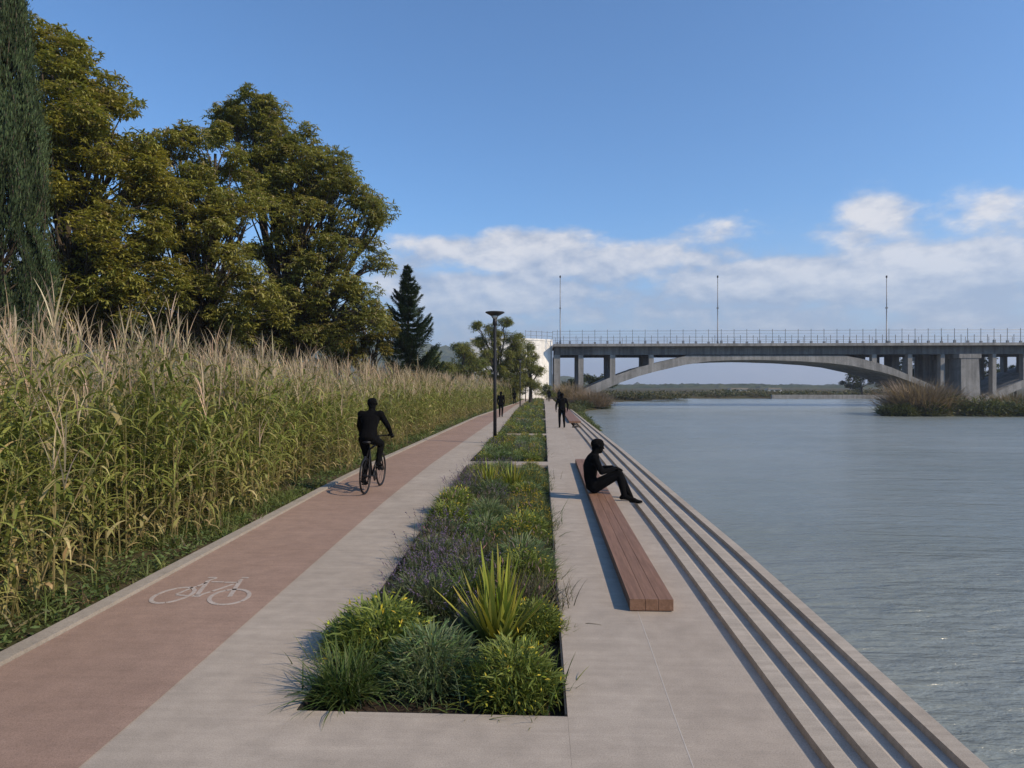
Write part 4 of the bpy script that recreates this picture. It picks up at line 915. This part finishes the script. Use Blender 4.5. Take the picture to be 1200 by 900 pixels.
b = at(235, 23.5); broadleaf('broadleaf_tree', b, 3.6, lob(b, [(212, 185, 1.1, 0), (252, 180, 1.2, .2), (185, 190, .8, .6), (215, 225, 1.5, -.6), (265, 225, 1.4, 0), (190, 260, 1.3, -.2), (240, 275, 1.7, -.8), (285, 265, 1.3, -.2), (205, 320, 1.6, -.8), (265, 330, 1.6, -.8), (235, 370, 1.5, -1), (180, 365, 1.4, -.4), (300, 375, 1.3, -.6), (205, 395, 1.3, -.6), (255, 400, 1.4, -.6)]),
    'rounded olive green broadleaf tree in the middle of the row behind the reeds', rl=.60, per=60, leaf=(.20, .050), ca=(.29, .26, .062), cb=(.175, .20, .052), cc=(.34, .28, .16))
b = at(345, 26.5); broadleaf('broadleaf_tree', b, 3.4, lob(b, [(293, 138, 1.2, 0), (270, 152, 1.0, .2), (322, 150, 1.0, 0), (352, 182, 1.1, 0), (345, 225, 1.3, -.4), (310, 205, 1.2, 0), (310, 170, 1.3, .3), (275, 165, .9, .4), (335, 195, 1.3, 0), (370, 210, 1.5, -.3), (400, 235, 1.2, 0), (425, 255, 1.1, .2), (445, 265, .7, 0), (350, 255, 1.5, -.8), (405, 290, 1.3, -.4), (430, 310, .9, 0), (330, 310, 1.5, -.5), (380, 330, 1.5, -.8), (300, 230, 1.3, 0), (345, 370, 1.6, -.8), (405, 365, 1.4, -.6), (430, 385, 1.2, -.3), (300, 350, 1.3, .3), (320, 400, 1.4, -.4), (370, 402, 1.3, -.4), (290, 405, 1.2, 0)]),
    'widest olive green tree with open dark branches, right end of the tall row', rl=.58, per=54, leaf=(.20, .050), ca=(.255, .24, .062), cb=(.16, .185, .055), cc=(.34, .28, .15), sub=1.3, trunk_r=.26)
b = at(432, 30.5); broadleaf('broadleaf_shrub', b, 1.2, lob(b, [(425, 375, 1.1, 0), (445, 392, .9, 0), (405, 392, 1.1, 0), (437, 410, 1.0, -.3), (412, 418, 1.1, -.4), (380, 400, 1.2, 0)]), 'bushy olive shrub below the open tree and left of the conifer', 'shrub', rl=.5, per=44, leaf=(.22, .05), ca=(.22, .18, .04), cb=(.14, .15, .038), trunk_r=.1)

for px, Y, L_, lab in ((70, 24, [(40, 385, 1.3, 0), (80, 392, 1.3, 0), (110, 388, 1.2, 0)], 'shaded shrub behind the reeds at the foot of the tallest broadleaf tree'),
        (170, 27, [(140, 395, 1.3, 0), (175, 388, 1.3, 0), (205, 398, 1.2, 0)], 'shaded shrub behind the reeds between the first two broadleaf trees'),
        (270, 30, [(235, 398, 1.3, 0), (268, 402, 1.3, 0), (300, 400, 1.3, 0)], 'shaded shrub behind the reeds under the rounded broadleaf tree'),
        (365, 33, [(330, 402, 1.4, 0), (362, 405, 1.4, 0), (395, 408, 1.3, 0)], 'shaded shrub behind the reeds under the open dark branches')):
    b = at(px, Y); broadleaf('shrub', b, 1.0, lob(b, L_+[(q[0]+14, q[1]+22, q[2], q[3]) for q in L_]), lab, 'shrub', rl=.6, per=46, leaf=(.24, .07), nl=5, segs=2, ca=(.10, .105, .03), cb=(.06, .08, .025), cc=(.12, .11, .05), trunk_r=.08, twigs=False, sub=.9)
# column cypress
def cypress(base, H, R0, lab, n_ropes=360):
    t = empty('column_cypress', base); tag(t, lab, 'tree'); wood, lf = Acc(), Acc(); limb(wood, (0, 0, -.3), (0, 0, H*.9), .2, .04, .003, k=8, seg=10)
    for k in range(n_ropes):
        z0 = U(.0, .85)*H; a = U(0, 6.28); ln = U(1.6, 3.2); m = 22; tt = np.linspace(0, 1, m); z = z0+ln*tt
        prof = np.interp(z/H, [0, .1, .35, .55, .7, .84, .95, 1.0, 1.1], [.8, .95, 1, .92, .74, .46, .25, .12, .02])*R0
        r = prof*(.62+.40*np.sin(PI*np.clip(tt*.8+.1, 0, 1)))*(U(.78, 1.10) if k > 60 else U(.3, .62)); aa = a+.10*np.sin(tt*4+a)
        P_ = np.stack([r*np.cos(aa), r*np.sin(aa), z], -1); ctube(wood, P_[::3], .012, 4, (1, 1, 1))
        ctube(wood, np.array([[0, 0, max(z0-.8, .2)], P_[0]]), [.03, .012], 4, (1, 1, 1))
        tone = U(.60, 1.30); n = 430; i = U(0, m-1.01, n); j = i.astype(int); q = P_[j]+(P_[j+1]-P_[j])*(i-j)[:, None]; th = .17*np.sin(PI*np.clip(i/m*.85+.12, 0, 1))
        q = q+RNG.normal(0, 1, (n, 3))*th[:, None]*.46; c = jit(mixc((.028, .046, .020), (.080, .110, .048), RNG.random(n)**1.3), n, .12, .05)*tone
        blades(lf, q, np.arctan2(q[:, 1], q[:, 0])+RNG.normal(0, .7, n), U(.85, 1.5, n), U(.07, .17, n), U(.016, .030, n), U(-.3, .3, n), 2, c, c*1.25, U(-.8, .8, n), 1)
    wood.build('trunk', M_BARK, t, True); lf.build('crown', M_NEEDLE, t)
b = at(-2, 15.5); cypress(b, 13.4, 1.10, 'dark green column cypress cut by the left edge of the picture')

# spruce
def conifer(base, H, R0, lab):
    t = empty('conifer', base); tag(t, lab, 'tree'); wood, lf = Acc(), Acc(); limb(wood, (0, 0, -.3), (0, 0, H), .16, .015, .002, k=8, seg=8); z = .5
    while z < H-.05:
        f = z/H; r = R0*(1-f)**.95+.05; nb = 6 if f < .85 else 4
        for k in range(nb):
            a = U(0, 6.28); L_ = r*U(.7, 1.08); s = np.linspace(0, 1, 9); rise = (.30-.25*(1-f)); pz_ = z+L_*(rise*s-.30*s*(1-s)*2+.30*s**3)
            p = np.stack([np.cos(a)*L_*s, np.sin(a)*L_*s, pz_], -1); ctube(wood, p, np.linspace(.022, .005, 9), 4, (1, 1, 1))
            n = int(170+420*L_); i = U(.6, 7.99, n); j = i.astype(int); q = p[j]+(p[j+1]-p[j])*(i-j)[:, None]; wd = .26*L_*np.sin(PI*np.clip(i/9*.8+.2, 0, 1))*.40+.04
            off = RNG.normal(0, 1, n)*wd; q = q+np.stack([-np.sin(a)*off, np.cos(a)*off, -np.abs(off)*.35+RNG.normal(0, .035, n)], -1)
            c = jit(mixc((.024, .044, .020), (.055, .085, .036), RNG.random(n)), n, .12, .05); blades(lf, q, a+np.sign(off)*U(.1, .9, n), U(-.1, .75, n), U(.08, .2, n), U(.025, .045, n), U(-.3, .3, n), 2, c, c*1.2, U(-.8, .8, n), 1)
        z += .22+.16*(1-f)
    wood.build('trunk', M_BARK, t, True); lf.build('crown', M_NEEDLE, t)
b = at(478, 38); conifer(b, P(473, 309, 38)[2]+.1, 3.0, 'dark pointed conifer standing alone right of the tall olive trees')

# trees and shrubs between the reeds and the white wall
def feathery(base, L_, lab, seed_r=.62, name='feathery_tree', **k):
    a = dict(rl=seed_r, per=40, leaf=(.40, .05), nl=6, ca=(.22, .215, .05), cb=(.095, .125, .035), cc=(.2, .19, .07), trunk_r=.2, droop=1.7, segs=2, sub=1.25, flat=.85); a.update(k)
    return broadleaf(name, base, 2.6, lob(base, L_), lab, **a)
b = at(585, 66); feathery(b, [(560, 405, 1.0, 0), (585, 400, 1.2, 0), (575, 425, 1.5, -1), (600, 415, 1.4, 0), (550, 430, 1.4, 0), (598, 440, 1.4, -.6), (570, 448, 1.3, -.5), (605, 398, .9, 0), (612, 430, 1.2, 0), (560, 384, .5, 0), (592, 380, .6, 0), (575, 392, .9, 0), (540, 412, 1.0, 0)], 'open spreading tree right behind the first lamp post')
b = at(622, 74); feathery(b, [(614, 412, 1.1, 0), (590, 440, 1.5, 0), (602, 455, 1.4, 0), (603, 425, 1.4, 0), (623, 424, .8, 0), (620, 440, 1.2, 0), (632, 436, .6, 0), (609, 452, 1.4, -.6), (624, 457, 1.1, -.5)], 'yellow green drooping tree standing in front of the white wall')
b = at(540, 58); feathery(b, [(545, 418, 1.0, 0), (528, 430, .9, 0), (560, 432, 1.0, 0), (540, 445, 1.2, -.4), (520, 386, .01, 0)] [:4], 'low dark bushy tree left of the open spreading tree', seed_r=.6)
b = at(508, 52); feathery(b, [(505, 425, .8, 0), (492, 432, .8, 0), (518, 436, .8, 0), (500, 444, .9, 0)], 'low olive shrub just right of the pointed conifer', seed_r=.5, name='shrub', cat='shrub', per=40, trunk_r=.07)
b = at(641, 90); feathery(b, [(641, 455, .7, 0), (637, 462, .6, 0), (645, 463, .5, 0)], 'small bush at the foot of the white wall beside the path end', seed_r=.45, name='shrub', cat='shrub', per=34, trunk_r=.05)
# bare upper branches of the open tree
# dark trees beyond the far abutment and across the water
far_t = [(1075, 122, [(1066, 432, 1.6, 0), (1080, 425, 1.8, 0), (1092, 436, 1.8, 0), (1075, 446, 2, 0), (1060, 448, 1.6, 0)], 'green tree seen behind the slender columns right of the arch'),
         (1150, 124, [(1140, 436, 1.6, 0), (1156, 430, 1.8, 0), (1170, 440, 1.8, 0), (1150, 448, 2, 0)], 'green tree seen behind the wide bridge pier'),
         (1190, 130, [(1180, 440, 1.6, 0), (1196, 434, 1.8, 0), (1210, 442, 1.8, 0), (1192, 450, 2, 0)], 'green tree at the right picture edge beyond the bridge'),
         (1010, 174, [(1000, 444, 2, 0), (1014, 446, 1.8, 0), (990, 452, 1.6, 0), (1024, 449, 1.8, 0), (1005, 456, 2, 0)], 'dark rounded tree across the water under the arch right side'),
         (1045, 171, [(1036, 443, 2, 0), (1050, 441, 2.2, 0), (1064, 446, 1.8, 0), (1045, 453, 2.2, 0)], 'taller dark tree across the water beside the arch springing'),
         (696, 128, [(690, 447, 1.2, 0), (700, 450, 1.2, 0), (708, 444, 1.0, 0), (716, 452, 1.2, 0)], 'dark tree on the far spit behind the left bridge columns'),
         (676, 120, [(668, 452, 1.2, 0), (678, 450, 1.0, 0), (660, 456, 1.0, 0)], 'small dark tree behind the left end columns of the bridge')]
for px, Y, L_, lab in far_t:
    b = at(px, Y, -.9); feathery(b, L_, lab, seed_r=1.0, name='far_tree', leaf=(.5, .16), per=34, ca=(.05, .07, .022), cb=(.03, .048, .02), cc=(.08, .08, .03), sub=.45, twigs=False, flat=.8)

# ------------------------------------------------------------------ river banks
def bush(acc, x, y, z, r, h, n, ca, cb, w=.05, ln=.5):
    b = RNG.normal(0, 1, (n, 3)); b /= np.linalg.norm(b, axis=1, keepdims=True); b[:, 2] = np.abs(b[:, 2]); q = np.array([x, y, z])+b*np.array([r, r, h])*U(.25, 1, (n, 1))
    c = mixc(ca, cb, RNG.random(n))*(1+RNG.normal(0, .15, (n, 1))); blades(acc, q, np.arctan2(b[:, 1], b[:, 0])+RNG.normal(0, .8, n), U(-.1, 1.3, n), U(.5, 1.2, n)*ln, U(.6, 1.3, n)*w, U(.2, 1.2, n), 2, c, c*1.1, U(-1, 1, n), 1)
def pampas(acc, x, y, z, r, h, n, ca=(.14, .105, .075), cb=(.26, .195, .14), w=.05):
    b = np.stack([x+RNG.normal(0, r*.35, n), y+RNG.normal(0, r*.35, n), np.full(n, z)], -1); c = mixc(ca, cb, RNG.random(n)); az = np.arctan2(b[:, 1]-y, b[:, 0]-x)+RNG.normal(0, .5, n)
    blades(acc, b, az, U(.55, 1.5, n), U(.55, 1.1, n)*h, U(.6, 1.3, n)*w, U(.1, 1.1, n), 4, c, c*1.15, U(-.6, .6, n), 0)
# island before the wide pier: each shrub on it
def bank_plant(fn, name, px, py, Y, z, lab, cat, group=None, **k):
    x, y, _ = P(px, py, Y); a = Acc(); fn(a, 0, 0, 0, **k); o = a.build(name, M_GRASS); o.location = (x, y, z); tag(o, lab, cat, group)
G_A, G_B = (.045, .06, .02), (.09, .10, .035)
bank_plant(pampas, 'dry_grass_bush', 1075, 470, 73, -.9, 'biggest dry tan grass bush on the island before the bridge pier', 'bush', r=3.0, h=4.0, n=2600, w=.085)
bank_plant(pampas, 'dry_grass_bush', 1100, 470, 75, -.8, 'dry tan grass bush on the island beside the biggest, just left of the pier', 'bush', r=2.4, h=3.2, n=1400, w=.08)
bank_plant(pampas, 'dry_grass_bush', 1185, 470, 76, -.9, 'low brownish grass bush on the island at the right picture edge', 'bush', r=3.6, h=2.4, n=1600, w=.08, ca=(.09, .075, .04), cb=(.17, .13, .08))
for i, (px, Y, r, h, lab) in enumerate([(1044, 70.6, 1.4, 1.1, 'low dark green shrub at the left tip of the island'), (1058, 70.2, 1.3, 1.2, 'low dark green shrub at the waterline below the biggest dry bush'), (1088, 70.6, 1.8, 1.5, 'green shrub at the waterline below the second dry bush'),
        (1112, 71.5, 2.0, 2.3, 'leafy green shrub left of the wide pier'), (1132, 71, 1.9, 1.8, 'leafy green shrub in front of the wide pier'), (1152, 70.6, 1.9, 1.9, 'dark green shrub just right of the wide pier'), (1172, 70.8, 2.0, 1.5, 'green shrub at the waterline under the second arch foot'), (1196, 70.6, 2.0, 1.6, 'green shrub at the waterline touching the right picture edge')]):
    bank_plant(bush, 'green_shrub', px, 480, Y, -1.15, lab, 'shrub', r=r, h=h, n=900, ca=G_A if i % 2 else (.035, .05, .018), cb=G_B, w=.11, ln=.75)
a = Acc()
for _ in range(90):
    x = U(38, 62); y = 69.3+U(.2, 6); pampas(a, x, y, -1.1, .5, U(.5, 1.3), 60, (.06, .07, .025), (.14, .12, .06), .06)
tag(a.build('island_grass', M_GRASS), 'rough grass covering the island before the bridge', 'grass', kind='stuff')
# left bank beyond the steps
x, y, _ = P(694, 470, 92)
bank_plant(pampas, 'dry_grass_bush', 692, 470, 90, -.9, 'dry tan reed bush at the foot of the left arch springing', 'bush', r=2.6, h=2.6, n=2400, w=.075, ca=(.15, .11, .08), cb=(.25, .19, .14))
bank_plant(pampas, 'dry_grass_bush', 668, 470, 97.5, -.5, 'tan reed bush behind, between the two left end columns', 'bush', r=2.4, h=3.4, n=1600, w=.075, ca=(.17, .13, .085), cb=(.28, .22, .15))
bank_plant(bush, 'green_shrub', 706, 474, 90, -1.2, 'low green shrub at the water edge right of the left tan reed bush', 'shrub', r=1.3, h=1.3, n=600, ca=G_A, cb=G_B, w=.11, ln=.6)
bank_plant(bush, 'green_shrub', 682, 474, 86, -1.0, 'low green shrub in front of the left tan reed bush', 'shrub', r=1.6, h=1.0, n=600, ca=G_A, cb=G_B, w=.11, ln=.6)
a = Acc()
for _ in range(260):
    y = U(40, 90); x = float(np.interp(y, [40, 50, 66, 88], [3.3, 3.3, 3.1, 4.6]))+U(-.1, .15+max(0, y-40)/36); z = -1.0 if y < 66 else -.95; bush(a, x, y, z, U(.2, .4), U(.3, .6), 55, (.05, .075, .02), (.12, .135, .045), .05, .35)
for _ in range(90):
    y = U(66, 96); x = U(1.9, 4.6); bush(a, x, y, -.25-(x-1)*.15, U(.3, .6), U(.25, .55), 45, (.05, .065, .02), (.13, .12, .05), .06, .35)
tag(a.build('bank_weeds', M_GRASS), 'weeds growing along the water edge beside the far steps', 'weeds', kind='stuff')
# far shore scrub
a = Acc()
for _ in range(520):
    px = U(690, 1110); Y = U(165, 205) if px > 800 or U(0, 1) < .4 else U(135, 160)
    if px < 800 and Y > 160 and U(0, 1) < .5: Y = U(140, 160)
    x, y, _ = P(px, 460, Y); m = .5+.5*math.sin(px*.06)*math.cos(px*.021+1); h = U(.5, 1.2)+1.1*m*U(.3, 1)
    bush(a, x, y, -.75, U(1, 2.2), h, 70, (.06, .065, .028), (.15, .125, .07) if U(0, 1) < .5 else (.09, .10, .04), .30, .7)
tag(a.build('far_shore_scrub', M_GRASS), 'distant low scrub along the far shore under the arch', 'scrub', kind='stuff')
mb = MB(); pts = [P(px, 460, 163.5) for px in (860, 900, 960, 1052)]
x0, x1 = P(905, 460, 163.2)[0], P(1052, 460, 163.2)[0]; mb.box(x0, x1, 163.2, 164.0, -1.6, -.25); mb.bevel(.05, 1)
tag(mb.build('river_wall', M_BRC), 'long low pale wall at the far waterline left of the island', 'wall')
for i, (px, Y, w, lab) in enumerate([(865.5, 230, 7.0, 'small white shed on the far shore under the arch, left one'), (906, 240, 5.0, 'small white shed on the far shore under the arch, right one')]):
    x, y, _ = P(px, 460, Y); t = empty('shed', (x, y, -.8)); tag(t, lab, 'shed')
    MB().box(-w/2, w/2, -1.5, 1.5, 0, 1.45).build('wall', M_WHITE, t); MB().prism([(-w/2-.2, 1.453), (w/2+.2, 1.453), (w/2-.6, 2.0), (-w/2+.6, 2.0)], -1.7, 1.7).build('roof', M_KERB, t)
    MB().box(-w*.3, -w*.05, -1.52, -1.503, .5, 1.2).build('window', M_POST, t); MB().box(w*.1, w*.28, -1.52, -1.503, .1, 1.2).build('door', M_POST, t)

# ------------------------------------------------------------------ the air over the river valley
def haze_box():
    m = bpy.data.materials.new('pale_air'); m.use_nodes = True; nt = m.node_tree; nt.nodes.clear(); o = nt.nodes.new('ShaderNodeOutputMaterial')
    v = nt.nodes.new('ShaderNodeVolumePrincipled'); v.inputs['Color'].default_value = (.80, .88, 1, 1); v.inputs['Density'].default_value = .00035; v.inputs['Anisotropy'].default_value = .2
    nt.links.new(v.outputs[0], o.inputs['Volume']); m.cycles.homogeneous_volume = True if hasattr(m.cycles, 'homogeneous_volume') else None
    mb = MB(); mb.box(-4300, 4300, -320, 6200, -12, 190); h = mb.build('haze', m); h['kind'] = 'stuff'; h['label'] = 'thin pale air over the river valley'
haze_box()
